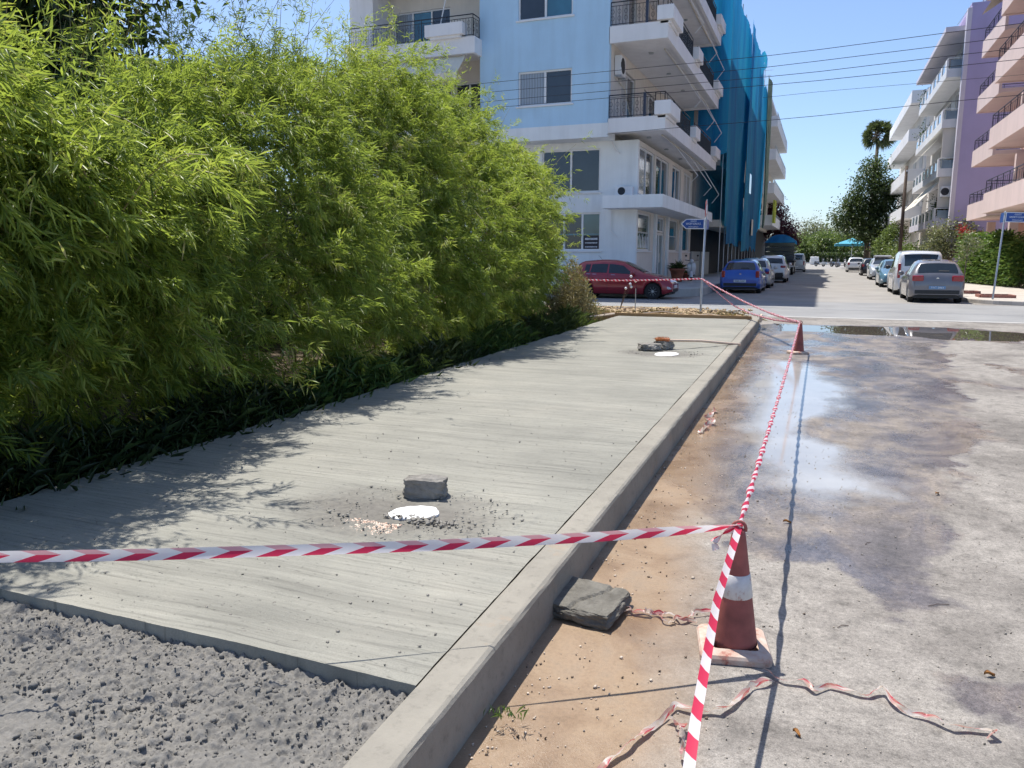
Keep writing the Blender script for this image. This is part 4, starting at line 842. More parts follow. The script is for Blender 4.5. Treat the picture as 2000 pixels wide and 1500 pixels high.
part('water_tank', 'steel', pu, (8.9, 10.6, 61, 62.2, 17.95, 18.7)); MB().bar((8.7, 60.6, 17.7), (8.7, 60.6, 19), .04).bar((10.9, 60.6, 17.7), (10.9, 60.6, 19), .04).bar((8.6, 60.6, 18.9), (11, 60.6, 18.9), .05).bar((8.6, 60.6, 18.4), (11, 60.6, 18.4), .03).build('tank_frame', M['steel'], pu)
for z, a, b in ((6.9, 61.4, 66.5), (6.9, 66.8, 70.5), (10.1, 62, 70.0)):
    MB().sheet([[(7.3 - 1.5 * t, y, z - .1 - 1.75 * t) for y in np.linspace(a, b, 6)] for t in (0, .5, 1)]).build('awning', M['awning'], pu)
for i in range(4): tree('balcony_plant', ['potted shrub on the lowest balcony of the purple sided block', 'second potted shrub on the lowest balcony of the purple sided block', 'round potted bush on the top balcony of the purple sided block', 'slim potted bush on the third balcony of the purple sided block'][i],
    [(7.4, 62.0, 3.95), (7.6, 63.0, 3.95), (7.35, 75.5, 13.7), (7.35, 74.0, 10.45)][i], .5, [((0, 0, .9), (.4, .5, .4)), ((.1, .3, 1.3), (.35, .4, .3))], 300, .16, M['dark_leaf' if i < 2 else 'tree_leaf'], 'plant', group='plants on balconies', trunk_r=.04)
ac_unit(pu, 'y', 61.2, 1, 7.3, 7.9, 5.6, 6.3)

# ---------------------------------------------------------------- white block further along on the right
wb = thing('apartment_building', 'white block with long curved balconies behind the tall dark tree', 'building', (12, 98, 0))
part('wall', 'cream_plaster', wb, (8.6, 26, 84, 113, .15, 16.2))
for z in (5.2, 8.7, 12.4, 15.9):
    o = part('balcony', 'white_trim', wb, (7.0, 8.59, 84.8, 111, z, z + .3), (7.0, 7.14, 84.8, 111, z + .301, z + 1.15), (7.141, 8.59, 84.8, 84.95, z + .301, z + 1.15))
    if z < 15:
        for y in (87, 93, 99, 105): part('balcony_door', 'shutter', wb, (8.55, 8.597, y, y + 2.4, z + .35, z + 2.6))
part('roof', 'white_trim', wb, (8.7, 26, 84, 113, 17.1, 17.4))
# low wall between purple and white blocks, rightmost far filler
lw = B(5.6, 5.9, 62, 80, .15, 1.0).build('garden_wall', M['grey_concrete']); tag(lw, 'low grey garden wall below the purple sided block', 'wall')
# ================================================================ vehicles (rear at local y = 0, front towards +y)
def lerp_tab(tab, y): return float(np.interp(y, [t[0] for t in tab], [t[1] for t in tab]))
class Car:
    def __init__(s, L, W, top, belt, wr, wheels, wrad=.31, sill=.2): s.L, s.W, s.top, s.belt, s.wr, s.wheels, s.wrad, s.sill = L, W, top, belt, wr, wheels, wrad, sill
    def section(s, y):
        L, W = s.L, s.W; e = .32
        t = max(0, (e - y) / e, (y - (L - e * 1.5)) / (e * 1.5)); w = W * (1 - .17 * t ** 2.4)
        ra = s.wrad + .055; zb = s.sill + .10 * max(0, (.25 - y) / .25, (y - L + .3) / .3)
        for yc in s.wheels:
            if abs(y - yc) < ra: zb = max(zb, s.wrad + math.sqrt(ra * ra - (y - yc) ** 2) * 1.0)
        ht = lerp_tab(s.top, y); hb = min(lerp_tab(s.belt, y), ht - .012); k = max(0., min(1., (ht - hb) / .42)); k = k * k * (3 - 2 * k)
        zb = min(zb, hb - .08); wr = (w - .09) * (1 - k) + s.wr * (w / W) * k
        return [(w - .14, zb), (w - .015, zb), (w, zb + (hb - zb) * .35), (w + .004, zb + (hb - zb) * .62), (w - .02, hb - .05), (w - .05, hb), (wr + .02 + (w - .09 - wr) * .06, hb + (ht - hb) * .82), (wr - .07, ht - .008), (wr * .5, ht + .012), (0, ht + .02)]
    def S(s, y, k, side):
        p = s.section(y); k = max(0, min(8.999, k)); i = int(k); f = k - i
        return Vector((side * (p[i][0] + (p[i + 1][0] - p[i][0]) * f), y, p[i][1] + (p[i + 1][1] - p[i][1]) * f))
    def patch(s, name, mat, parent, y0, y1, k0, k1, side, off=.006, ny=8, nk=5, y0t=None, y1t=None):
        """panel lying on the body; y limits may differ at its upper edge"""
        rows = []
        for j in range(nk + 1):
            t = j / nk; a = y0 + ((y0t if y0t is not None else y0) - y0) * t; b = y1 + ((y1t if y1t is not None else y1) - y1) * t; row = []
            for i in range(ny + 1):
                y = a + (b - a) * i / ny; k = k0 + (k1 - k0) * t; p = s.S(y, k, side)
                n = (s.S(y + .02, k, side) - s.S(y - .02, k, side)).cross(s.S(y, min(8.99, k + .05), side) - s.S(y, max(0, k - .05), side)) * side
                n = n.normalized() if n.length > 1e-9 else Vector((0, 0, 1))
                row.append(p + n * off)
            rows.append(row)
        return MB().sheet(rows).build(name, M[mat], parent, smooth=True, fix=False)
    def across(s, name, mat, parent, y0, y1, kmin=7.0, off=.008, inset=0.):
        ks = [(1, k) for k in np.linspace(kmin, 8.99, 6)] + [(-1, k) for k in np.linspace(8.99, kmin, 6)]
        rows = []
        for y in np.linspace(y0, y1, 7):
            row = []
            for sd_, k in ks:
                p = s.S(y, k, sd_); d = s.S(y + .02, k, sd_) - s.S(y - .02, k, sd_); n = Vector((0, -d.z, d.y)).normalized(); row.append(p + n * off)
            rows.append(row)
        return MB().sheet(rows).build(name, M[mat], parent, smooth=True, fix=False)
def ysamples(c):
    ys = set(np.round(np.linspace(0, c.L, 60), 4)) | {0., .01, .03, .06, .1, .15, c.L - .01, c.L - .03, c.L - .06, c.L - .12}
    for w in c.wheels:
        ra = c.wrad + .055
        ys |= set(np.round([w + ra * math.cos(a) for a in np.linspace(0, math.pi, 15)], 4)) | {round(w - ra - .002, 4), round(w + ra + .002, 4)}
    return sorted(y for y in ys if 0 <= y <= c.L)
def make_wheel(parent, x, y, r, side):
    o = MB().lathe([(r * .62, -.10), (r * .94, -.10), (r, -.07), (r, .07), (r * .94, .10), (r * .62, .10)], (x, y, r), 22, 'x').build('wheel', M['rubber'], parent, smooth=False)
    m = MB(); xo = x + side * .085
    m.lathe([(r * .63, xo - side * .03), (r * .63, xo), (r * .56, xo + side * .012), (r * .54, xo - side * .02)], (0, y, r), 22, 'x')
    for k in range(9):
        a = 2 * math.pi * k / 9; c, s_ = math.cos(a), math.sin(a)
        m.bar((xo, y + c * r * .1, r + s_ * r * .1), (xo, y + c * r * .58, r + s_ * r * .58), r * .065, 4)
    m.lathe([(r * .16, xo - side * .02), (r * .16, xo + side * .015), (.01, xo + side * .022)], (0, y, r), 12, 'x'); m.build('rim', M['rim'], o)
    MB().lathe([(r * .6, x + side * .045), (r * .6, x + side * .05), (.02, x + side * .052)], (0, y, r), 16, 'x').build('brake_disc', M['black_plastic'], o)
def make_car(name, label, c, paint, loc, rotz, style='hatch', plate='plate_white', number='', cat='car', side_windows=None, rear=True, group='cars parked along the streets', lightbox=None, glassm='glass_car', extras=True):
    root = thing(name, label, cat, loc, rotz, group, local=True); ys = ysamples(c); rows = []
    for y in ys:
        p = c.section(y); rows.append([(x, y, z) for x, z in p] + [(-x, y, z) for x, z in p[-2::-1]])
    m = MB(); m.sheet(rows); n = len(rows[0]); m.F.append(tuple(range(n))); m.F.append(tuple(range(len(m.V) - n, len(m.V))))
    body = m.build('body', M[paint], root, smooth=True); md = body.modifiers.new('ns', 'WEIGHTED_NORMAL') if False else None
    body.data.polygons.foreach_set('use_smooth', [len(p.vertices) == 4 for p in body.data.polygons])
    B(-c.W + .16, c.W - .16, .12, c.L - .12, .17, .62).build('arch_filler', M['black_plastic'], root)  # black box added inside so the wheel arches look dark
    B(-c.W * .8, c.W * .8, -.012, .05, c.sill + .12, c.sill + .26).build('rear_bumper_trim', M['black_plastic'], root, bevel=.02) if style != 'van' else None
    for w in c.wheels:
        for sd_ in (-1, 1): make_wheel(root, sd_ * (c.W - .125), w, c.wrad, sd_)
    sw = side_windows
    for sd_ in (-1, 1):
        for (y0, y1, y0t, y1t) in sw: c.patch('side_window', glassm, root, y0, y1, 5.08, 5.86, sd_, y0t=y0t, y1t=y1t)
        for yd in {w[0] - .04 for w in sw} | {w[1] + .04 for w in sw}: c.patch('door_seam', 'black_plastic', root, yd - .006, yd + .006, 1.2, 5.0, sd_, .003, 1, 4)
        y = sw[-1][1] - .12
        mo = MB().lathe([(.02, -.1), (.085, -.07), (.095, 0), (.07, .07), (.02, .1)], (sd_ * (c.W + .08), y, c.section(y)[5][1] + .07), 10, 'x').build('mirror', M[paint if style != 'van' else 'black_plastic'], root, smooth=True)
        for (y0, *_r) in sw: c.patch('door_handle', 'black_plastic' if style == 'van' else 'chrome', root, y0 + .1, y0 + .26, 4.1, 4.35, sd_, .02, 2, 1)
    # windscreen and rear window follow the steep parts of the roof line
    t = c.top; c.across('windscreen', glassm, root, c.ws[0], c.ws[1], 7.02)
    if rear: c.across('rear_window', glassm, root, c.rw[0], c.rw[1], 7.02)
    lb = lightbox or (.22, .14, .24, .84)
    for sd_ in (-1, 1):
        x = sd_ * (c.section(.06)[3][0] - lb[0] / 2 + .008)
        B(x - lb[0] / 2, x + lb[0] / 2, lb[4] if len(lb) > 4 else -.004, (lb[4] if len(lb) > 4 else 0) + lb[1] + .1, lb[3] - lb[2] / 2, lb[3] + lb[2] / 2).build('taillight', M['taillight'], root, bevel=.035)
        yf = c.L - .14; x = sd_ * (c.section(yf)[3][0] - .12); z = c.section(yf)[5][1] - .12
        MB().prism([(yf - .34, z + .09), (yf + .06, z + .01), (yf + .135, z - .06), (yf + .02, z - .08), (yf - .22, z + .02)], 'x', x - .13 * 1, x + .135).build('headlight', M['headlamp'], root, bevel=.015)
    pl = B(-.26, .26, -.026, .02, c.sill + .29, c.sill + .40).build('number_plate', M[plate], root, bevel=.006)
    if number: text_mesh('plate_number', number, .095, M['ink'] if plate == 'plate_white' else M['sign_white'], pl, Matrix.Translation((0, -.029, c.sill + .345)) @ Matrix.Rotation(R(90), 4, 'X'))
    B(-.26, .26, c.L - .02, c.L + .02, c.sill + .22, c.sill + .33).build('number_plate', M['plate_white'], root)
    B(-c.W * .62, c.W * .62, c.L - .05, c.L + .008, c.sill + .06, c.sill + .2).build('grille', M['black_plastic'], root, bevel=.02)
    if extras:
        c.patch('wiper', 'black_plastic', root, c.rw[0] + .03, c.rw[0] + .06, 8.0, 8.95, 1, .014, 1, 3) if rear else None
        MB().tube([(0, c.L * .28, c.section(c.L * .28)[9][1]), (0, c.L * .24, c.section(c.L * .28)[9][1] + .16)], .006, 4).build('antenna', M['black_plastic'], root)
        MB().lathe([(.05, 0), (.045, .008), (.02, .012)], (0, 0, 0), 12, 'y').build('badge', M['chrome'], root).location = (0, c.rw[0] * .5 - .03 if rear else -.02, c.section(max(.01, c.rw[0] * .5))[9][1] - .10)
    return root
def hatch(L=4.0, W=.86, H=1.48):
    s_ = H / 1.48; c = Car(L, W, [(0, .60 * s_), (.02, .78 * s_), (.09, .98 * s_), (.40, 1.36 * s_), (.55, 1.42 * s_), (1.3, 1.475 * s_), (1.8, 1.46 * s_), (2.15, 1.39 * s_), (2.95, .99 * s_), (3.5, .87 * s_), (L - .12, .72 * s_), (L - .02, .60 * s_), (L, .5 * s_)],
        [(0, .60), (.05, .85 * s_), (.3, .98 * s_), (2.0, .93 * s_), (2.9, .90 * s_), (3.5, .80 * s_), (L, .5 * s_)], .60, [.66, L - .72], .30)
    c.ws = (2.19, 2.90); c.rw = (.13, .385); return c
HW = [(.66, 1.22, .72, 1.25), (1.30, 2.62, 1.32, 2.12)]
HW2 = [(.62, .80, .66, .86), (.86, 1.52, .92, 1.55), (1.60, 2.68, 1.60, 2.16)]
make_car('parked_car', 'dark red hatchback parked side-on in front of the blue building', hatch(4.05, .85, 1.49), 'paint_red', (-9.22, 30.05, 0), R(-90), side_windows=HW2)
make_car('parked_car', 'bright blue hatchback seen from behind on the left', hatch(3.95, .88, 1.47), 'paint_blue', (-3.27, 35.2, 0), 0, side_windows=HW, number='ΡΚΑ 3420', lightbox=(.16, .12, .30, .84))
make_car('parked_car', 'silver car hidden in front of the blue hatchback', hatch(4.1, .87, 1.52), 'paint_silver', (-3.2, 41.0, 0), 0, side_windows=HW)
make_car('parked_car', 'grey hatchback with blue number plate seen from behind on the right', hatch(4.0, .87, 1.50), 'paint_grey', (3.80, 30.5, 0), 0, side_windows=HW, plate='plate_blue', number='ΧΑΤ 2863', lightbox=(.36, .10, .20, .86))
def suv():
    c = Car(4.45, .92, [(0, .66), (.02, .9), (.07, 1.10), (.34, 1.50), (.5, 1.60), (1.4, 1.66), (2.1, 1.64), (2.45, 1.56), (3.2, 1.12), (3.8, 1.02), (4.3, .86), (4.42, .7), (4.45, .6)], [(0, .66), (.05, 1.0), (.3, 1.10), (2.2, 1.05), (3.2, 1.02), (3.9, .92), (4.45, .6)], .66, [.8, 3.62], .34, .26)
    c.ws = (2.5, 3.14); c.rw = (.11, .32); return c
su = make_car('parked_car', 'white crossover with roof bars behind the blue hatchback', suv(), 'paint_white', (-2.83, 49.8, 0), 0, side_windows=[(.72, 1.5, .78, 1.52), (1.6, 2.9, 1.62, 2.42)], number='ΙΜΕ 5120', lightbox=(.30, .10, .14, .98))
for sx in (-1, 1): MB().tube([(sx * .62, .55, 1.60), (sx * .62, .7, 1.70), (sx * .62, 2.1, 1.72), (sx * .62, 2.3, 1.63)], .018, 5).build('roof_bar', M['black_plastic'], su)
B(-.7, .7, -.02, .06, .32, .62).build('bumper_trim', M['black_plastic'], su, bevel=.03)
def van():
    c = Car(4.4, .92, [(0, .72), (.015, 1.05), (.05, 1.5), (.12, 1.74), (.3, 1.81), (1.8, 1.85), (2.5, 1.80), (3.05, 1.55), (3.5, 1.13), (4.1, .98), (4.32, .8), (4.4, .6)], [(0, .72), (.03, .98), (.06, 1.12), (2.6, 1.08), (3.4, 1.05), (4.1, .9), (4.4, .6)], .76, [.75, 3.6], .32)
    c.ws = (2.62, 3.44); c.rw = (.028, .105); return c
make_car('parked_van', 'white small van parked in front of the grey hatchback', van(), 'paint_white', (3.82, 36.1, 0), 0, 'van', side_windows=[(2.0, 3.05, 2.0, 2.6)], cat='van', number='ΗΚΤ 7714', lightbox=(.12, .06, .62, 1.02, -.004))
make_car('parked_car', 'dark teal car parked in front of the white van', hatch(4.2, .86, 1.45), 'paint_teal', (3.75, 47.6 + 4.2 - 3, 0), R(180), side_windows=HW)
sc_ = make_car('parked_car', 'silver car facing the camera with a white load on its roof', hatch(4.0, .86, 1.52), 'paint_silver', (3.95, 62.0, 0), R(180), side_windows=HW)
B(-.55, .55, 1.0, 2.2, 1.52, 1.66).build('roof_load', M['paint_white'], sc_, bevel=.05)
make_car('parked_car', 'black car parked beyond the silver one on the right', hatch(4.0, .86, 1.46), 'paint_black', (3.9, 70, 0), 0, side_windows=HW, lightbox=(.2, .1, .2, .84))
make_car('parked_car', 'white hatchback parked far along on the right', hatch(4.0, .86, 1.48), 'paint_white', (3.2, 84, 0), 0, side_windows=HW)
make_car('parked_car', 'white car parked across the far street end', hatch(4.2, .86, 1.46), 'paint_white', (-7.6, 165, 0), R(-90), side_windows=HW)
# tipper truck in the shade on the left
tk = thing('truck', 'dark truck with a blue tarpaulin parked on the left beside the netting', 'truck', (-3.4, 70.5, 0), 0, local=True)
for z in (1.25, 1.62, 2.0, 2.38): B(-1.2, 1.2, 0, 5.2, z, z + .35).build('cargo_board', M['paint_dark'], tk, bevel=.02)
B(-1.25, 1.25, -.06, 5.25, 1.05, 1.24).build('bed_frame', M['black_plastic'], tk); B(-.9, .9, .1, 7.2, .7, 1.04).build('chassis', M['black_plastic'], tk)
cabm = MB(); cabm.prism([(5.4, .6), (7.3, .6), (7.4, 1.3), (7.1, 2.6), (5.4, 2.6)], 'x', -1.15, 1.15); cab = cabm.build('cab', M['paint_white'], tk, bevel=.06); B(-1.0, 1.0, 7.2, 7.3, 1.5, 2.3).build('windscreen', M['glass_car'], cab)
for yy_ in (1.2, 2.3, 6.3):
    for sd_ in (-1, 1): make_wheel(tk, sd_ * 1.05, yy_, .5, sd_)
for sd_ in (-1, 1): B(sd_ * .95 - .15, sd_ * .95 + .15, -.1, -.05, .85, .99).build('taillight', M['taillight'], tk)
B(-1.2, 1.2, -.1, -.06, .68, .80).build('rear_bumper', M['plate_white'], tk)
m = MB(); m.sheet([[(x, y, 2.76 + (.55 - .5 * (x / 1.2) ** 2 + .15 * math.sin(y * 2.2 + x)) * (1 if 0.1 < y < 5 else 0)) for x in np.linspace(-1.25, 1.25, 10)] for y in np.linspace(-.05, 5.25, 12)]); m.build('tarpaulin', ntm.m, tk, smooth=True)
# brown pick-up just beyond the truck
make_car('parked_van', 'brown and white pick-up van parked beyond the truck', van(), 'paint_silver', (-2.4, 83, 0), 0, 'van', side_windows=[(2.0, 3.05, 2.0, 2.6)], cat='van', lightbox=(.12, .06, .4, .9, -.004))
# scooter, front towards local -y
def make_scooter(label, loc, rotz, paint, group='scooters and motorcycles'):
    t = thing('scooter', label, 'scooter', loc, rotz, group, local=True)
    for y, nm in ((-.62, 'wheel'), (.62, 'wheel')): MB().lathe([(.10, -.05), (.2, -.05), (.235, -.02), (.235, .02), (.2, .05), (.10, .05)], (0, y, .235), 18, 'x').build(nm, M['rubber'], t); MB().lathe([(.1, -.052), (.11, 0), (.1, .052)], (0, y, .235), 12, 'x').build('rim', M['rim'], t)
    fen = [(0.085 * math.cos(b), -.62 - .27 * math.cos(a), .235 + .27 * math.sin(a)) for a in np.linspace(.2, 2.6, 8) for b in (0,)]
    m = MB(); m.sheet([[(.09 * math.cos(b), -.62 - (.25 + .03 * math.sin(b)) * math.cos(a), .235 + (.25 + .04 * math.sin(b)) * math.sin(a)) for b in np.linspace(0, math.pi, 7)] for a in np.linspace(-.1, 2.5, 9)]); m.build('fender', M[paint], t, smooth=True)
    sh = MB(); sh.sheet([[(wx * w_, y, z) for wx in np.linspace(-1, 1, 7)] for (w_, y, z) in ((.13, -.45, .30), (.20, -.47, .45), (.24, -.50, .65), (.23, -.50, .82), (.16, -.47, .95))]); so_ = sh.build('leg_shield', M[paint], t, smooth=True); md = so_.modifiers.new('t', 'SOLIDIFY'); md.thickness = .06
    MB().lathe([(.03, -.6), (.09, -.57), (.11, -.5), (.10, -.4), (.03, -.34)], (0, 0, 1.02), 14, 'y').build('headset', M[paint], t, smooth=True); MB().lathe([(.01, -.615), (.07, -.605), (.075, -.57)], (0, 0, 1.02), 12, 'y').build('headlight', M['headlamp'], t)
    MB().tube([(-.34, -.36, 1.08), (-.1, -.44, 1.05), (.1, -.44, 1.05), (.34, -.36, 1.08)], .018, 6).build('handlebar', M['black_plastic'], t)
    for sx in (-1, 1): MB().tube([(sx * .25, -.4, 1.08), (sx * .3, -.42, 1.25)], .008, 5).build('mirror_stem', M['chrome'], t); MB().lathe([(.01, -.01), (.055, -.005), (.055, .005), (.01, .01)], (sx * .3, -.42, 1.3), 10, 'y').build('mirror', M['black_plastic'], t)
    B(-.16, .16, -.45, .15, .26, .32).build('footboard', M['black_plastic'], t, bevel=.01)
    m = MB(); m.prism([(.12, .28), (.2, .62), (.75, .70), (.95, .55), (.85, .35), (.5, .3)], 'x', -.2, .2); m.build('body', M[paint], t, bevel=.05); m = MB(); m.prism([(.1, .70), (.2, .78), (.6, .80), (.9, .78), (.92, .71)], 'x', -.14, .14); m.build('seat', M['black_plastic'], t, bevel=.03)
    B(-.03, .03, -.53, -.47, .25, .95).build('fork', M['steel'], t)
    return t
make_scooter('white scooter parked on the raised pavement beside the sign pole', (-6.35, 41.6, .34), R(8), 'paint_white')
for i, (x, y, r_, p, l) in enumerate(((-.2, 128, 60, 'paint_black', 'dark scooter at the far street end nearest the white sack'), (.9, 126, 75, 'paint_silver', 'silver scooter in the row at the far street end'), (1.9, 124, 50, 'paint_black', 'black scooter in the middle of the row at the far street end'), (2.6, 118, 65, 'paint_grey', 'grey scooter nearest the teal parasol'))): make_scooter(l, (x, y, 0), R(r_), p)
# ================================================================ street furniture and small things
# traffic cones: square foot, tapering body, worn white sleeve, looped top
def cone_mats(tone):
    cm_ = simple('cone_red' + tone, (.40, .085, .07), .6, .22, 9, .2, 60); return cm_
def make_cone(label, loc, rotz, h=.53, band=True, tilt=(0, 0)):
    t = thing('traffic_cone', label, 'traffic cone', loc, rotz, 'traffic cones', local=True); t.rotation_euler = (tilt[0], tilt[1], rotz)
    cm_ = simple('cone_red', (.29, .082, .068), .68, .34, 8, .2, 60); bm_ = NM('cone_base'); c = bm_.ramp(bm_.noise(14, 6, .7), [(.34, (.33, .10, .07)), (.46, (.48, .33, .26)), (.7, (.56, .50, .43))]); bm_.set(Base_Color=c, Roughness=.75)
    hb = .145; m = MB(); o8 = []
    for i in range(4):
        cx, cy = [(1, 1), (-1, 1), (-1, -1), (1, -1)][i]
        o8 += [(cx * (hb - .035) + .035 * math.cos(R(i * 90 + a)), cy * (hb - .035) + .035 * math.sin(R(i * 90 + a))) for a in (0, 30, 60, 90)]
    n = len(o8); rows = [[(x * s_, y * s_, z) for x, y in o8 + o8[:1]] for s_, z in ((1, 0), (1.0, .022), (.95, .034), (.66, .045))]; m.sheet(rows); m.F.append(tuple(range(n)))
    m.build('base', bm_.m, t)
    body = MB().lathe([(.098, .035), (.094, .06), (.030, h - .03), (.024, h), (.016, h), (.016, h - .05)], (0, 0, 0), 28).build('body', cm_, t, smooth=True)
    if band:
        wm = NM('worn_sleeve'); c = wm.ramp(wm.noise(11, 7, .7), [(.36, (.36, .13, .10)), (.44, (.58, .56, .55)), (.7, (.72, .71, .70))]); wm.set(Base_Color=c, Roughness=.5)
        zz_ = (.245, .345); f = lambda z: .094 + (.030 - .094) * (z - .06) / (h - .09) + .0025
        MB().lathe([(f(zz_[0]) - .003, zz_[0]), (f(zz_[0]), zz_[0] + .002), (f(zz_[1]), zz_[1] - .002), (f(zz_[1]) - .003, zz_[1])], (0, 0, 0), 28).build('white_sleeve', wm.m, t, smooth=True)
    ring = [(.028 * math.cos(a), 0, h + .002 + .032 * math.sin(a)) for a in np.linspace(-.3, math.pi + .3, 10)]; MB().tube(ring, .007, 6).build('top_loop', cm_, t, smooth=True)
    return t
make_cone('near traffic cone with a worn white sleeve standing in the mud edge', (-.25, 3.17, .002), R(12))
make_cone('far red traffic cone standing in the wet road', (-.28, 13.9, .002), R(30), .52, False, (0, R(2)))
# barrier tape
def tape_mat(name, red, white, period, chev, dirty=0., slope=-.75, fold=.45):
    s_ = NM(name); uv = s_.new('ShaderNodeTexCoord').outputs['UV']; sp = s_.new('ShaderNodeSeparateXYZ'); s_.l.new(uv, sp.inputs[0])
    v = s_.math('ABSOLUTE', s_.math('SUBTRACT', sp.outputs[1], chev)); ph = s_.math('FRACT', s_.math('ADD', s_.math('DIVIDE', sp.outputs[0], period), s_.math('MULTIPLY', v, slope)))
    f = s_.ramp(ph, [(0, 0.), (.02, 1.), (.5, 1.), (.52, 0.)]); w2 = s_.mix(s_.ramp(s_.noise(30, 3), [(.35, 0.), (.65, .25)]), white, (.72, .55, .62))
    c = s_.mix(f, w2, red); c = s_.mix(s_.math('MULTIPLY', s_.math('GREATER_THAN', sp.outputs[1], chev), fold), c, white)
    if dirty: c = s_.mix(s_.ramp(s_.noise(26, 6, .7), [(.42, 0.), (.6, dirty)]), c, (.50, .40, .28))
    s_.set(Base_Color=c, Roughness=.38); tr = s_.new('ShaderNodeBsdfTranslucent'); s_.l.new(c, tr.inputs[0]); mx = s_.new('ShaderNodeMixShader'); mx.inputs[0].default_value = .4
    s_.l.new(s_.b.outputs[0], mx.inputs[1]); s_.l.new(tr.outputs[0], mx.inputs[2]); s_.l.new(mx.outputs[0], s_.out.inputs[0]); return s_.m
M['tape'] = tape_mat('barrier_tape', (.62, .03, .09), (.80, .78, .80), .16, .60); M['tape_flat'] = tape_mat('barrier_tape_flat', (.66, .04, .10), (.80, .78, .80), .15, 0, slope=.2, fold=0.); M['tape_old'] = tape_mat('old_tape', (.48, .04, .07), (.66, .61, .56), .13, .4, .6); M['tape_rope'] = tape_mat('twisted_tape', (.60, .03, .09), (.80, .78, .80), .105, 0, slope=1., fold=0.)
def ribbon(name, label, pts, width, twist, n, mat, sag=0., parent=None, wob=0., cat='barrier tape', group='barrier tapes'):
    """tape through the points; twist(u) is its turn about its own axis in radians"""
    P = np.array(pts, float); seg = np.linalg.norm(np.diff(P, axis=0), axis=1); cum = np.concatenate([[0], np.cumsum(seg)]); Lt = cum[-1]
    rows = []; us = []; prev = None
    cs = [np.array([np.interp(d_, cum, P[:, i]) for i in range(3)]) for d_ in np.linspace(0, Lt, n)]
    for k in range(n):
        u = k / (n - 1); c = Vector(cs[k]); c.z -= sag * 4 * u * (1 - u)
        d_ = (Vector(cs[min(k + 1, n - 1)]) - Vector(cs[max(k - 1, 0)])).normalized()
        if wob: c += Vector((wob * mnoise.noise((u * 9, 1, Lt)), wob * mnoise.noise((u * 9, 5, Lt)), abs(wob * .8 * mnoise.noise((u * 14, 9, Lt)))))
        sv = d_.cross(Vector((0, 0, 1))); sv = sv.normalized() if sv.length > 1e-4 else Vector((1, 0, 0)); uv_ = sv.cross(d_); a = twist(u)
        ax = sv * math.cos(a) + uv_ * math.sin(a); bn = d_.cross(ax); w = width(u) if callable(width) else width
        # three points across with a light crease so the film is not a flat strip
        rows.append([c + ax * w * t + bn * (.10 * w * (1 - abs(t) * 2)) for t in (-.5, -.1, .5)]); us.append(Lt * u)
    m = MB(); m.sheet(rows); o = m.build(name, mat, parent, fix=False)
    ul = o.data.uv_layers.new(name='UVMap'); vv = (0, .4, 1)
    for lp in o.data.loops: vi = lp.vertex_index; ul.data[lp.index].uv = (us[vi // 3], vv[vi % 3])
    o.data.polygons.foreach_set('use_smooth', [True] * len(o.data.polygons))
    if not parent: tag(o, label, cat, group)
    return o
def twisted(name, label, pts, rad, n, sag=0., group='barrier tapes'):
    """film wound on itself into a cord, stripes run round it"""
    P = np.array(pts, float); seg = np.linalg.norm(np.diff(P, axis=0), axis=1); cum = np.concatenate([[0], np.cumsum(seg)]); Lt = cum[-1]; k6 = 7; m = MB(); rows = []
    us = np.linspace(0, 1, n); C = [Vector([np.interp(u * Lt, cum, P[:, i]) for i in range(3)]) - Vector((0, 0, sag * 4 * u * (1 - u))) for u in us]
    for k in range(n):
        d_ = (C[min(k + 1, n - 1)] - C[max(k - 1, 0)]).normalized(); sv = d_.cross(Vector((0, 0, 1))).normalized(); uv_ = sv.cross(d_); r = rad * (1 + .35 * mnoise.noise((us[k] * Lt * 9, 3, Lt)))
        tw = us[k] * Lt * 22
        rows.append([C[k] + (sv * math.cos(a) * (1 + .35 * math.cos(tw)) + uv_ * math.sin(a) * (1 - .35 * math.cos(tw))) * r for a in np.linspace(0, 2 * math.pi, k6)])
    m.sheet(rows); o = m.build(name, M['tape_rope'], None, fix=False, smooth=True); ul = o.data.uv_layers.new(name='UVMap')
    for lp in o.data.loops: vi = lp.vertex_index; ul.data[lp.index].uv = (us[vi // k6] * Lt, (vi % k6) / (k6 - 1))
    return tag(o, label, 'barrier tape', group)
ct = (-.25, 3.17, .545); c2 = (-.28, 13.9, .53); sp_ = (-3.04, 21.75, 1.02)
ribbon('barrier_tape', 'red and white tape stretched from the near cone across the slab to the left', [ct, (-.75, 2.83, .555), (-1.32, 2.47, .57), (-2.16, 1.93, .61), (-3.0, 1.40, .66)], .041, lambda u: R(72) + .25 * math.sin(u * 9) + (1 - min(1, u * 9)) * 1.2, 160, M['tape'], .01)
ribbon('barrier_tape', 'red and white tape running from the near cone towards the camera', [ct, (-.26, 2.53, .49), (-.235, 1.9, .44), (-.19, 1.2, .38)], .029, lambda u: R(15) + .3 * math.sin(u * 6), 120, M['tape_flat'])
twisted('barrier_tape', 'twisted red and white tape between the near and the far cone', [ct, (-.265, 8.5, .50), c2], .0125, 500, .02)
twisted('barrier_tape', 'twisted red and white tape between the far cone and the sign pole', [c2, (-.9, 16.4, .55), (-1.6, 18.5, .66), sp_], .02, 300, .06)
twisted('barrier_tape', 'second loose tape sagging from the far cone to the sign pole', [c2, (-.8, 16.0, .46), (-1.4, 18.0, .45), (-1.9, 19.3, .52), sp_], .018, 300, .08)
twisted('barrier_tape', 'red and white tape from the sign pole past the red car to the bamboo', [sp_, (-5.0, 20.6, 1.0), (-6.4, 19.8, 1.02)], .022, 200, .02)
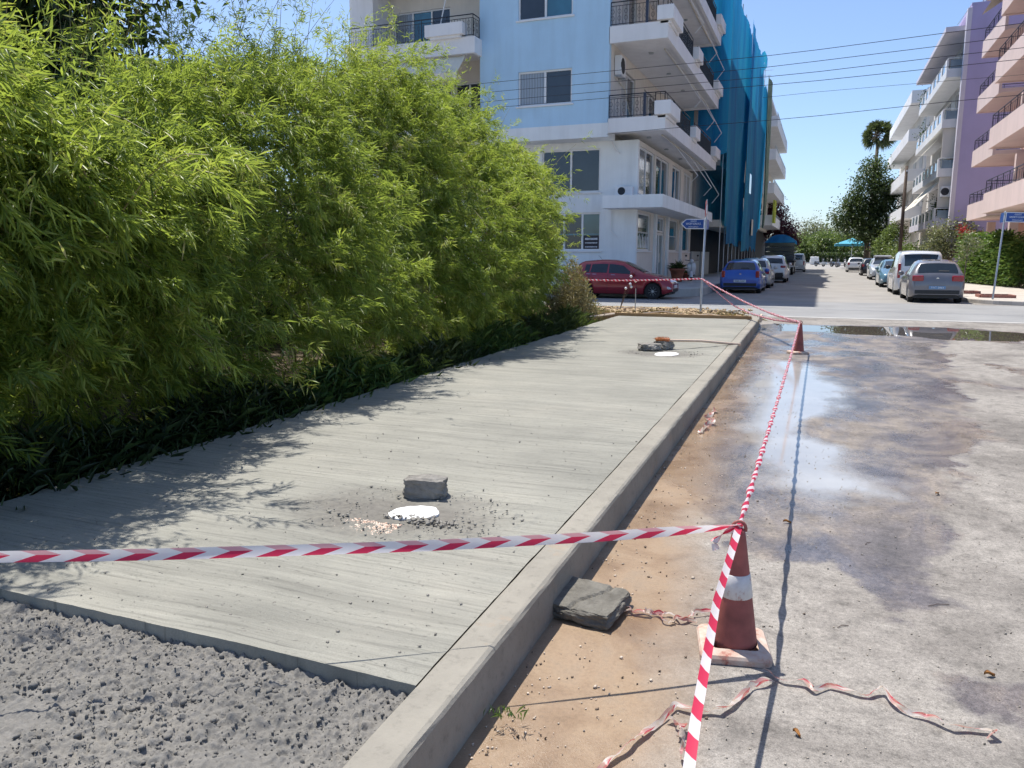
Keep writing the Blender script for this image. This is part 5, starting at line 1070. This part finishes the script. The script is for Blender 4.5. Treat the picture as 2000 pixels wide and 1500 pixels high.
ribbon('tape_end', 'loose tape end knotted on the near cone', [ct, (-.30, 3.12, .53), (-.34, 3.1, .49), (-.33, 3.1, .455)], .03, lambda u: u * 5, 20, M['tape'])
OT = M['tape_old']
ribbon('old_tape', 'crumpled dirty tape strip between the broken slab and the near cone', [(-.77, 3.34, .012), (-.68, 3.31, .02), (-.59, 3.36, .012), (-.5, 3.33, .02), (-.42, 3.42, .015), (-.36, 3.47, .03)], .020, lambda u: .9 * math.sin(u * 13), 110, OT, 0, wob=.03, group='old tapes on the ground')
ribbon('old_tape', 'second crumpled dirty tape strip by the broken slab', [(-.76, 3.30, .01), (-.66, 3.36, .015), (-.55, 3.29, .01), (-.44, 3.34, .02)], .018, lambda u: 1.0 * math.sin(u * 11 + 1), 90, OT, 0, wob=.035, group='old tapes on the ground')
ribbon('old_tape', 'long crumpled tape strip trailing right from the near cone foot', [(-.12, 3.02, .015), (-.04, 2.96, .012), (.03, 2.96, .03), (.07, 2.93, .02), (.13, 2.99, .015), (.27, 2.97, .012), (.31, 3.01, .03), (.4, 2.9, .015), (.53, 2.86, .02), (.64, 2.89, .015), (.655, 2.86, .03), (.63, 2.84, .012)], .020, lambda u: .8 * math.sin(u * 17), 260, OT, 0, wob=.022, group='old tapes on the ground')
ribbon('old_tape', 'crumpled tape strip trailing from the near cone foot towards the camera', [(-.07, 2.95, .015), (-.15, 2.87, .02), (-.2, 2.72, .012), (-.24, 2.66, .03), (-.3, 2.64, .012), (-.4, 2.63, .02), (-.44, 2.5, .012), (-.5, 2.36, .02), (-.56, 2.2, .012), (-.6, 2.05, .02)], .022, lambda u: .9 * math.sin(u * 15), 240, OT, 0, wob=.026, group='old tapes on the ground')
ribbon('old_tape', 'short torn tape end in the mud at the bottom edge', [(-.41, 2.54, .012), (-.36, 2.5, .03), (-.34, 2.42, .012), (-.31, 2.3, .02)], .03, lambda u: 1.3 * math.sin(u * 14), 60, OT, 0, wob=.02, group='old tapes on the ground')
ribbon('old_tape', 'torn red tape scrap lying in the gutter further along', [(-.95, 7.2, .012), (-.92, 7.6, .03), (-.99, 7.9, .012), (-.96, 8.3, .02)], .05, lambda u: 1.3 * math.sin(u * 17), 60, OT, 0, wob=.05, group='old tapes on the ground')

# broken lumps
lump = NM('mortar_lump'); c = lump.ramp(lump.noise(9, 7, .7), [(.3, (.17, .155, .135)), (.55, (.27, .255, .23)), (.8, (.36, .34, .30))]); lump.set(Base_Color=c, Roughness=.95); lump.bump(lump.noise(45, 6, .75), .9, .012)
lump2 = NM('broken_slab'); c = lump2.ramp(lump2.noise(12, 7, .72), [(.3, (.11, .10, .082)), (.55, (.19, .178, .15)), (.8, (.27, .252, .215))]); lump2.set(Base_Color=c, Roughness=.95); lump2.bump(lump2.noise(60, 6, .75), 1., .012)
def rock(name, label, loc, size, rotz, mat, seed, cuts=4, rough=.12, box=.5, cat='rubble', crack=None):
    bm = bmesh.new(); bmesh.ops.create_cube(bm, size=2); bmesh.ops.subdivide_edges(bm, edges=bm.edges, cuts=cuts * 3, use_grid_fill=True)
    for v in bm.verts:
        p = v.co.copy(); sph = p.normalized(); q = p * box + sph * (1 - box); nn = fbm(q.x * 1.3 + seed, q.y * 1.3, q.z * 1.3, 4)
        q *= 1 + rough * nn; q += Vector((mnoise.noise(q * 5 + Vector((seed, 0, 0))), mnoise.noise(q * 5 + Vector((0, seed, 0))), mnoise.noise(q * 5 + Vector((0, 0, seed))))) * rough * .25
        q.z = max(q.z, -.96)
        if crack:
            d_ = abs(q.x - crack(q.y)); q.z -= .45 * max(0, 1 - d_ / .06) if q.z > .5 else 0
        v.co = Vector((q.x * size[0], q.y * size[1], (q.z + .96) * size[2]))
    me = bpy.data.meshes.new(name); bm.to_mesh(me); bm.free(); me.materials.append(mat); o = bpy.data.objects.new(name, me); COL.objects.link(o); o.location = loc; o.rotation_euler = (0, 0, rotz)
    me.polygons.foreach_set('use_smooth', [False] * len(me.polygons)); return tag(o, label, cat)
rock('concrete_lump', 'rough block of mortar standing on the slab behind the near white lid', (-2.18, 4.04, .185), (.135, .075, .062), R(14), lump.m, 3.1, rough=.2, box=.68)
rock('broken_slab', 'cracked square of old paving lying in the mud against the kerb', (-.92, 3.29, .004), (.165, .165, .036), R(-8), lump2.m, 8.4, cuts=6, rough=.10, box=.86, crack=lambda y: .25 * math.sin(y * 2.2) + .1)
rock('concrete_lump', 'flat dark lump of mortar by the far lid', (-2.42, 11.85, .19), (.17, .15, .06), R(30), lump.m, 5.5, rough=.3, box=.45)
rock('concrete_lump', 'round dark lump of mortar under the broom head', (-2.22, 12.05, .19), (.16, .13, .075), R(70), lump.m, 9.5, rough=.25, box=.4)
# white lids set in the wet concrete, and the rubble patch next to the near one
lidm = simple('white_lid', (.86, .86, .85), .55, .03, 9, .2, 50)
for k, ((lx, ly), lab) in enumerate(zip(LIDS, ('white irregular lid in the slab in front of the block of mortar', 'white lid in the slab beside the broom'))):
    m = MB(); pts = [(lx + (.135 if k == 0 else .17) * (1 + .16 * mnoise.noise((math.cos(a) * 2, math.sin(a) * 2, k * 4))) * math.cos(a) + .03 * math.sin(a), ly + (.125 if k == 0 else .24) * (1 + .2 * mnoise.noise((math.cos(a) * 2.5, math.sin(a) * 2.5, 3 + k))) * math.sin(a)) for a in np.linspace(0, 2 * math.pi, 40)[:-1]]
    zc = SZ - .010; c0 = len(pts); m.V += [(x, y, zc - .03) for x, y in pts] + [(x, y, zc) for x, y in pts] + [(lx + (x - lx) * .9, ly + (y - ly) * .9, zc + .006) for x, y in pts]
    for i in range(c0): j = (i + 1) % c0; m.F += [(i, j, c0 + j, c0 + i), (c0 + i, c0 + j, 2 * c0 + j, 2 * c0 + i)]
    m.F.append(tuple(range(2 * c0, 3 * c0))); tag(m.build('manhole_lid', lidm), lab, 'lid', 'white lids in the slab')
# crumbs: scattered bits too many to count
def crumbs(name, label, n, pos, size, mat):
    c = np.array([pos() for _ in range(n)]); r = np.array([size() for _ in range(n)]); tet = np.array([[1, 1, .7], [-1, -.8, .6], [-.9, 1, -.5], [.9, -1, -.6], [.1, .1, 1.1]], float)
    V = (tet[None] * (1 + .35 * rng.normal(size=(n, 5, 3))) * r[:, None, None]) + c[:, None, :]; F0 = np.array([[0, 1, 4], [0, 4, 3], [1, 3, 4], [0, 2, 1], [0, 3, 2], [1, 2, 3]])
    F = (F0[None] + (np.arange(n) * 5)[:, None, None]).reshape(-1, 3); o = tri_mesh(name, V.reshape(-1, 3), F, mat); return tag(o, label, 'crumbs', kind='stuff')
crumbs('mortar_crumbs', 'small dark crumbs of mortar scattered over the slab', 520, lambda: (random.uniform(-3.9, -1.25), 2.2 + 5.5 * random.random() ** 1.7, SZ + .002), lambda: random.uniform(.0015, .0042) * random.choice((.6, 1, 1.5)), lump.m)
def near_lid():
    k = 0 if random.random() < .7 else 1; a = random.uniform(0, 6.28); r = random.gauss(.42, .1); return (LIDS[k][0] + r * math.cos(a) * 1.15, LIDS[k][1] + r * math.sin(a) * .8, SZ + .004)
crumbs('mortar_crumbs', 'ring of mortar crumbs round the lids', 380, near_lid, lambda: random.uniform(.002, .006) * random.choice((.7, 1, 1.5)), simple('crumb_grey', (.24, .23, .205), .95, .2, 20))
crumbs('mortar_crumbs', 'dark crumbs at the front of the near lid', 120, lambda: (-1.95 + random.gauss(0, .12), 3.62 + random.gauss(0, .03), SZ - .006), lambda: random.uniform(.004, .012), lump.m)
rub = NM('rubble'); rub.set(Base_Color=rub.ramp(rub.noise(55, 4, .7), [(.35, (.40, .20, .14)), (.5, (.66, .52, .42)), (.7, (.80, .74, .66))]), Roughness=.9)
crumbs('rubble_patch', 'patch of pale pinkish rubble in front of the near lid', 1500, lambda: (-2.22 + .17 * (random.random() - .5) * 2, 3.42 + .10 * (random.random() - .5) * 2, SZ - .012), lambda: random.uniform(.002, .006), rub.m)
def gut():
    y = 1.6 + 15 * random.random() ** 1.6; w = .55 + .35 * random.random(); return (kerb_x(y) + .02 + abs(random.gauss(0, .32)), y, .003)
crumbs('gutter_grit', 'grit and pale pebbles in the muddy gutter', 800, gut, lambda: random.uniform(.0015, .0042) * random.choice((.7, 1, 1, 1.8)), simple('grit', (.50, .42, .34), .9, .45, 40))
crumbs('gutter_grit', 'dark clods in the muddy gutter', 320, gut, lambda: random.uniform(.002, .006), simple('clod', (.15, .11, .08), .95, .3, 30))
crumbs('road_grit', 'grit scattered over the dry asphalt', 1300, lambda: (random.uniform(-.4, 2.2), 2.2 + 7 * random.random() ** 1.6, .002), lambda: random.uniform(.001, .0045), simple('road_grit', (.34, .30, .25), .9, .5, 40))
crumbs('earth_clods', 'clods and stones on the strip of dry earth', 700, lambda: (random.uniform(-8, -1.7), random.uniform(18.7, 22.8), .12), lambda: random.uniform(.012, .05), dm.m)
# single dead leaves and twigs on the road
dl = simple('dead_leaf', (.36, .16, .04), .8, .3, 30)
for k, (x, y, rz, L, l) in enumerate(((.72, 3.32, 20, .045, 'curled orange dead leaf on the asphalt right of the long tape'), (.02, 2.63, -40, .035, 'small brown dead leaf on the asphalt below the tapes'), (-.1, 4.9, 10, .05, 'orange brown leaf on the asphalt behind the near cone'), (.85, 5.9, 60, .05, 'pale dead leaf on the wet asphalt edge'))):
    m = MB(); m.sheet([[(L * (t - .5), L * .22 * math.sin(math.pi * t) * s_, .006 + .012 * abs(s_) + .006 * math.sin(t * 5)) for t in np.linspace(0, 1, 6)] for s_ in (-1, 0, 1)]); o = m.build('dead_leaf', dl, smooth=True); o.location = (x, y, 0); o.rotation_euler = (0, 0, R(rz)); tag(o, l, 'leaf', 'dead leaves on the road')
for x, y, a, L, l in ((.62, 3.95, 30, .11, 'thin curved twig on the asphalt right of the cone'), (.19, 3.55, 40, .06, 'short twig on the asphalt beside the cone'), (.35, 4.7, 55, .05, 'pale short twig at the damp patch')):
    o = MB().tube([(-L / 2, 0, .004), (0, .008, .006), (L / 2, 0, .004)], .0018, 5).build('twig', M['old_wood']); o.location = (x, y, 0); o.rotation_euler = (0, 0, R(a)); tag(o, l, 'twig')
weeds('grass_tuft', 'small green grass tuft in the mud at the kerb foot', -.93, 2.30, .06, .05, .02, 36, M['hedge_leaf'], (.03, .07), .006, 'grass')['kind'] = 'stuff'
# broom: fibre head on the lump, pole reaching over the kerb
bp = thing('broom', 'broom with orange fibre head and long pale handle lying over the kerb', 'broom', (-2.2, 12, .3))
MB().tube([(-2.16, 11.98, .345), (-1.7, 12.5, .30), (-1.16, 13.1, .20)], .021, 8)  .build('handle', simple('broom_handle', (.66, .50, .38), .6, .1, 14), bp, smooth=True)
MB().box(-2.34, -2.12, 11.93, 12.02, .33, .38).build('head', simple('orange_plastic', (.50, .16, .06), .6, .15, 20), bp, bevel=.02)
n = 500; b = np.stack([rng.uniform(-2.32, -2.14, n), rng.uniform(11.93, 12.02, n), np.full(n, .34)], 1); leaves_object('bristles', b, rdir(n) * .5 + np.array([-.3, 0, .6]), rng.uniform(.04, .09, n), np.full(n, .006), leafmat('fibre', [(0, (.42, .15, .06)), (1, (.62, .30, .14))], .2, (.5, .3, .1)), bp)
# shuttering boards at the far end
tag(B(-5.9, -1.42, 18.47, 18.51, .02, .27).build('shuttering_board', M['wood_board']), 'orange brown shuttering board closing the far end of the slab', 'board')
o = MB().bar((-5.3, 15.9, .22), (-4.62, 18.35, .25), .03, 4).build('timber_batten', M['pale_wood']); tag(o, 'pale timber batten lying along the slab edge near the shuttering board', 'batten')
o = B(-1.22, -1.18, 18.1, 18.6, .16, .32).build('shuttering_block', M['pale_wood']); tag(o, 'short pale block at the kerb end of the shuttering board', 'board')
for k, (x, y, a, l) in enumerate(((-3.8, 20.2, 20, 'weathered stick on the dry earth left of the sign pole'), (-2.5, 19.7, -15, 'weathered stick on the dry earth near the kerb corner'), (-4.9, 21.6, 5, 'weathered stick on the dry earth behind the dried weed'))):
    o = MB().tube([(-.5, 0, .15), (0, .04, .2), (.5, -.03, .15)], [.025, .02, .015], 5).build('stick', M['pale_wood']); o.location = (x, y, 0); o.rotation_euler = (0, 0, R(a)); tag(o, l, 'stick')
o = MB().tube([(-4.72, 21.1, .05), (-4.72, 21.1, .75)], .014, 6).build('rebar_stake', M['steel']); tag(o, 'thin steel stake standing in the earth strip', 'stake')
# signs
def arrow_sign(label, loc, h, sgn, tilt, lines, extra=False, sc=1.):
    t = thing('street_sign', label, 'street sign', loc, 0, 'street name signs', local=True); t.rotation_euler = (0, R(tilt), 0)
    MB().lathe([(.032, 0), (.03, .02), (.03, h), (.02, h + .01)], (0, 0, 0), 12).build('pole', M['steel'], t, smooth=True)
    w, z0, z1 = .64 * sc, h - .29 * sc, h - .02; zm = (z0 + z1) / 2; x0 = sgn * .02
    out = [(x0, z0), (x0 + sgn * (w - .14), z0), (x0 + sgn * w, zm), (x0 + sgn * (w - .14), z1), (x0, z1)]
    pan = MB().prism(out, 'y', -.055, -.040).build('panel', M['sign_white'], t); i_ = .022
    inn = [(x0 + sgn * i_, z0 + i_), (x0 + sgn * (w - .15), z0 + i_), (x0 + sgn * (w - i_ * 1.6), zm), (x0 + sgn * (w - .15), z1 - i_), (x0 + sgn * i_, z1 - i_)]
    MB().prism(inn, 'y', -.0585, -.0555).build('blue_field', M['sign_blue'], pan)
    for (tx, sz, zo) in lines: text_mesh('lettering', tx, sz * sc, M['sign_white'], pan, Matrix.Translation((x0 + sgn * (w * .46), -.0605, zm + zo * sc)) @ Matrix.Rotation(R(90), 4, 'X'))
    # second panel along the other street, seen edge on
    B(-.02, .02, -.5, -.062, z0, z1).build('side_panel', M['sign_blue'], t) if False else MB().prism([(.045, z0), (.60, z0), (.68, zm), (.60, z1), (.045, z1)], 'x', -.012, .004).build('side_panel', M['sign_blue'], t)
    for zc in (z0 + .05, z1 - .05): MB().lathe([(.04, zc - .02), (.04, zc + .02)], (0, 0, 0), 12).build('clamp', M['steel'], t)
    if extra:
        o = MB().lathe([(.01, -.006), (.22, -.004), (.22, .004), (.01, .006)], (0, 0, h + .25), 20, 'x').build('round_sign', simple('sign_red', (.45, .03, .04), .4, .1), t); t2 = MB().tube([(0, 0, h), (0, 0, h + .5)], .02, 6).build('upper_pole', M['steel'], t)
        for zc in (0,): MB().lathe([(.01, .007), (.15, .0075), (.15, .009), (.01, .009)], (0, 0, h + .25), 20, 'x').build('round_sign_face', M['sign_white'], o)
    return t
LN = [('ΟΔΟΣ', .06, .075), ('ΜΟΡΓΩΝΙΑΣ', .068, 0), ('MORGONIAS', .045, -.08)]
arrow_sign('blue arrow street sign pointing left on the pole in front of the white shop', (-3.04, 21.8, .1), 2.55, -1, 1.0, LN, True)
arrow_sign('blue arrow street sign pointing right on the pole before the hedge', (5.58, 30.95, .15), 2.97, 1, 2.2, LN, False, 1.2)
# tree pits edged in brick on the right pavement
for k, (x, y, l) in enumerate(((5.95, 32.6, 'brick edged tree pit beside the right sign pole'), (5.35, 35.6, 'brick edged tree pit at the foot of the staked sapling'))):
    t = thing('tree_pit', l, 'tree pit', (x, y, .15))
    me0 = None
    for j in range(16):
        sd_, i_ = divmod(j, 4); dx = (-.39 + .26 * i_) if sd_ < 2 else (-.52 if sd_ == 2 else .52); dy = (-.45 if sd_ == 0 else .45) if sd_ < 2 else (-.33 + .22 * i_)
        a, b_ = (.12, .05) if sd_ < 2 else (.05, .10)
        B(x + dx - a, x + dx + a, y + dy - b_, y + dy + b_, .13, .25).build('brick', M['brick_red'], t)
    B(x - .46, x + .46, y - .39, y + .39, .12, .17).build('soil', sm.m, t)
# potted plant by the white shop
t = thing('potted_plant', 'big terracotta pot with spiky green plant beside the shop door', 'potted plant', (-6.75, 39.6, .34)); MB().lathe([(.24, 0), (.30, .3), (.36, .55), (.40, .56), (.40, .66), (.34, .66), (.33, .58)], (-6.75, 39.6, .34), 20).build('pot', M['terracotta'], t, smooth=True)
n = 90; d_ = rdir(n); d_[:, 2] = np.abs(d_[:, 2]) + .5; leaves_object('leaves', np.repeat(np.array([[-6.75, 39.6, .95]]), n, 0) + rng.normal(0, .08, (n, 3)), d_, rng.uniform(.35, .65, n), np.full(n, .07), M['tree_leaf'], t, droop=.2)
t = thing('potted_plant', 'small clay pot at the corner of the shop front', 'potted plant', (-6.85, 42.9, .34)); MB().lathe([(.13, 0), (.19, .3), (.21, .3), (.21, .36), (.17, .36)], (-6.85, 42.9, .34), 16).build('pot', M['terracotta'], t, smooth=True); n = 40; d_ = rdir(n); d_[:, 2] = np.abs(d_[:, 2]) + .4; leaves_object('leaves', np.repeat(np.array([[-6.85, 42.9, .68]]), n, 0), d_, rng.uniform(.15, .3, n), np.full(n, .05), M['tree_leaf'], t)
# parasols at the street end
def parasol(label, x, y, w, h):
    t = thing('parasol', label, 'parasol', (x, y, 0), group='teal parasols'); a = w / 2; P = [(x - a, y - a, h - .75), (x + a, y - a, h - .75), (x + a, y + a, h - .75), (x - a, y + a, h - .75)]
    m = MB(); m.add(P + [(x, y, h)], [(0, 1, 4), (1, 2, 4), (2, 3, 4), (3, 0, 4)]); m.add(P + [(p[0], p[1], p[2] - .28) for p in P], [(0, 1, 5, 4), (1, 2, 6, 5), (2, 3, 7, 6), (3, 0, 4, 7)]); m.build('canopy', M['canvas_teal'], t)
    MB().bar((x, y, 0), (x, y, h), .04).build('pole', M['frame_white'], t)
    for p in P: MB().bar((x, y, h - .1), p, .02, 4).build('rib', M['alu_rod'], t)
parasol('large teal parasol over the scooters at the street end', 3.6, 112, 4.2, 3.9); parasol('smaller teal parasol behind the yellow green young tree', 9.3, 118, 3.4, 3.9)
rock('rubble_sack', 'big white sack standing on the kerb at the far street end', (-1.2, 150, 0), (.75, .7, .75), 0, simple('sack', (.75, .75, .74), .9, .05, 3, .3, 10), 2.2, 4, .12, .6, 'sack')
# brick pillar at the right edge
t = thing('brick_pillar', 'red brick gate pillar at the right end of the hedge', 'pillar', (9.4, 42.4, .15))
for j in range(22):
    for i_ in range(3):
        xo = 8.95 + i_ * .27 + (.135 if j % 2 else 0); B(xo, xo + .255, 42.1, 42.7, .15 + j * .085, .15 + j * .085 + .075).build('brick', M['brick_red'], t)
B(8.97, 9.85, 42.12, 42.68, .15, 2.0).build('core', M['grey_concrete'], t)
# utility pole and overhead wires
up = thing('utility_pole', 'dark wooden utility pole in front of the white block on the right', 'pole', (5.45, 65.5, .15)); MB().tube([(5.45, 65.5, .1), (5.45, 65.5, 8.2)], [.14, .10], 8).build('shaft', M['old_wood'], up, smooth=True); B(5.4, 5.5, 64.9, 66.1, 7.6, 7.72).build('crossarm', M['old_wood'], up)
for y in (65.0, 65.5, 66.0): MB().lathe([(.03, 7.72), (.05, 7.78), (.03, 7.86)], (5.45, y, 0), 8).build('insulator', M['sign_white'], up)
WIRES = [
    ('topmost overhead wire crossing the sky', [(-18.8, 29.5, 8.37), (-11.45, 28.78, 8.27), (-6.36, 28.17, 8.16), (-2.02, 27.57, 8.05), (-0.47, 27.33, 8.04), (2.99, 26.72, 8.04), (4.83, 26.36, 8.02), (6.49, 26.0, 8.0)]),
    ('second overhead wire from the top', [(-18.81, 29.5, 8.0), (-11.45, 28.78, 7.92), (-6.35, 28.17, 7.78), (-2.0, 27.57, 7.7), (-0.45, 27.33, 7.7), (3.02, 26.72, 7.7), (4.86, 26.36, 7.7), (6.53, 26.0, 7.69)]),
    ('third overhead wire from the top', [(-18.82, 29.5, 7.62), (-11.45, 28.78, 7.58), (-6.34, 28.17, 7.49), (-1.99, 27.57, 7.4), (-0.43, 27.33, 7.38), (3.05, 26.72, 7.39), (4.89, 26.36, 7.37), (6.56, 26.0, 7.35)]),
    ('fourth overhead wire from the top', [(-18.83, 29.5, 7.39), (-11.45, 28.78, 7.33), (-6.33, 28.17, 7.25), (-1.97, 27.57, 7.14), (-0.42, 27.33, 7.11), (3.07, 26.72, 7.09), (4.91, 26.36, 7.07), (6.59, 26.0, 7.05)]),
    ('thin fifth overhead wire starting at the netting', [(-2.12, 27.59, 6.76), (-0.4, 27.33, 6.77), (3.1, 26.72, 6.7), (4.95, 26.36, 6.65), (6.64, 26.0, 6.6)]),
    ('lowest overhead wire, running from the blue building corner', [(-7.56, 28.33, 6.01), (-5.51, 28.07, 6.04), (-1.92, 27.57, 6.03), (-0.35, 27.33, 6.04), (3.15, 26.72, 6.11), (5.01, 26.36, 6.11), (6.69, 26.0, 6.12)])]
for l, P in WIRES:
    tag(MB().tube(P, .006 if "thin" in l else .010, 4).build("overhead_wire", M["ink"]), l, "wire", "overhead wires")
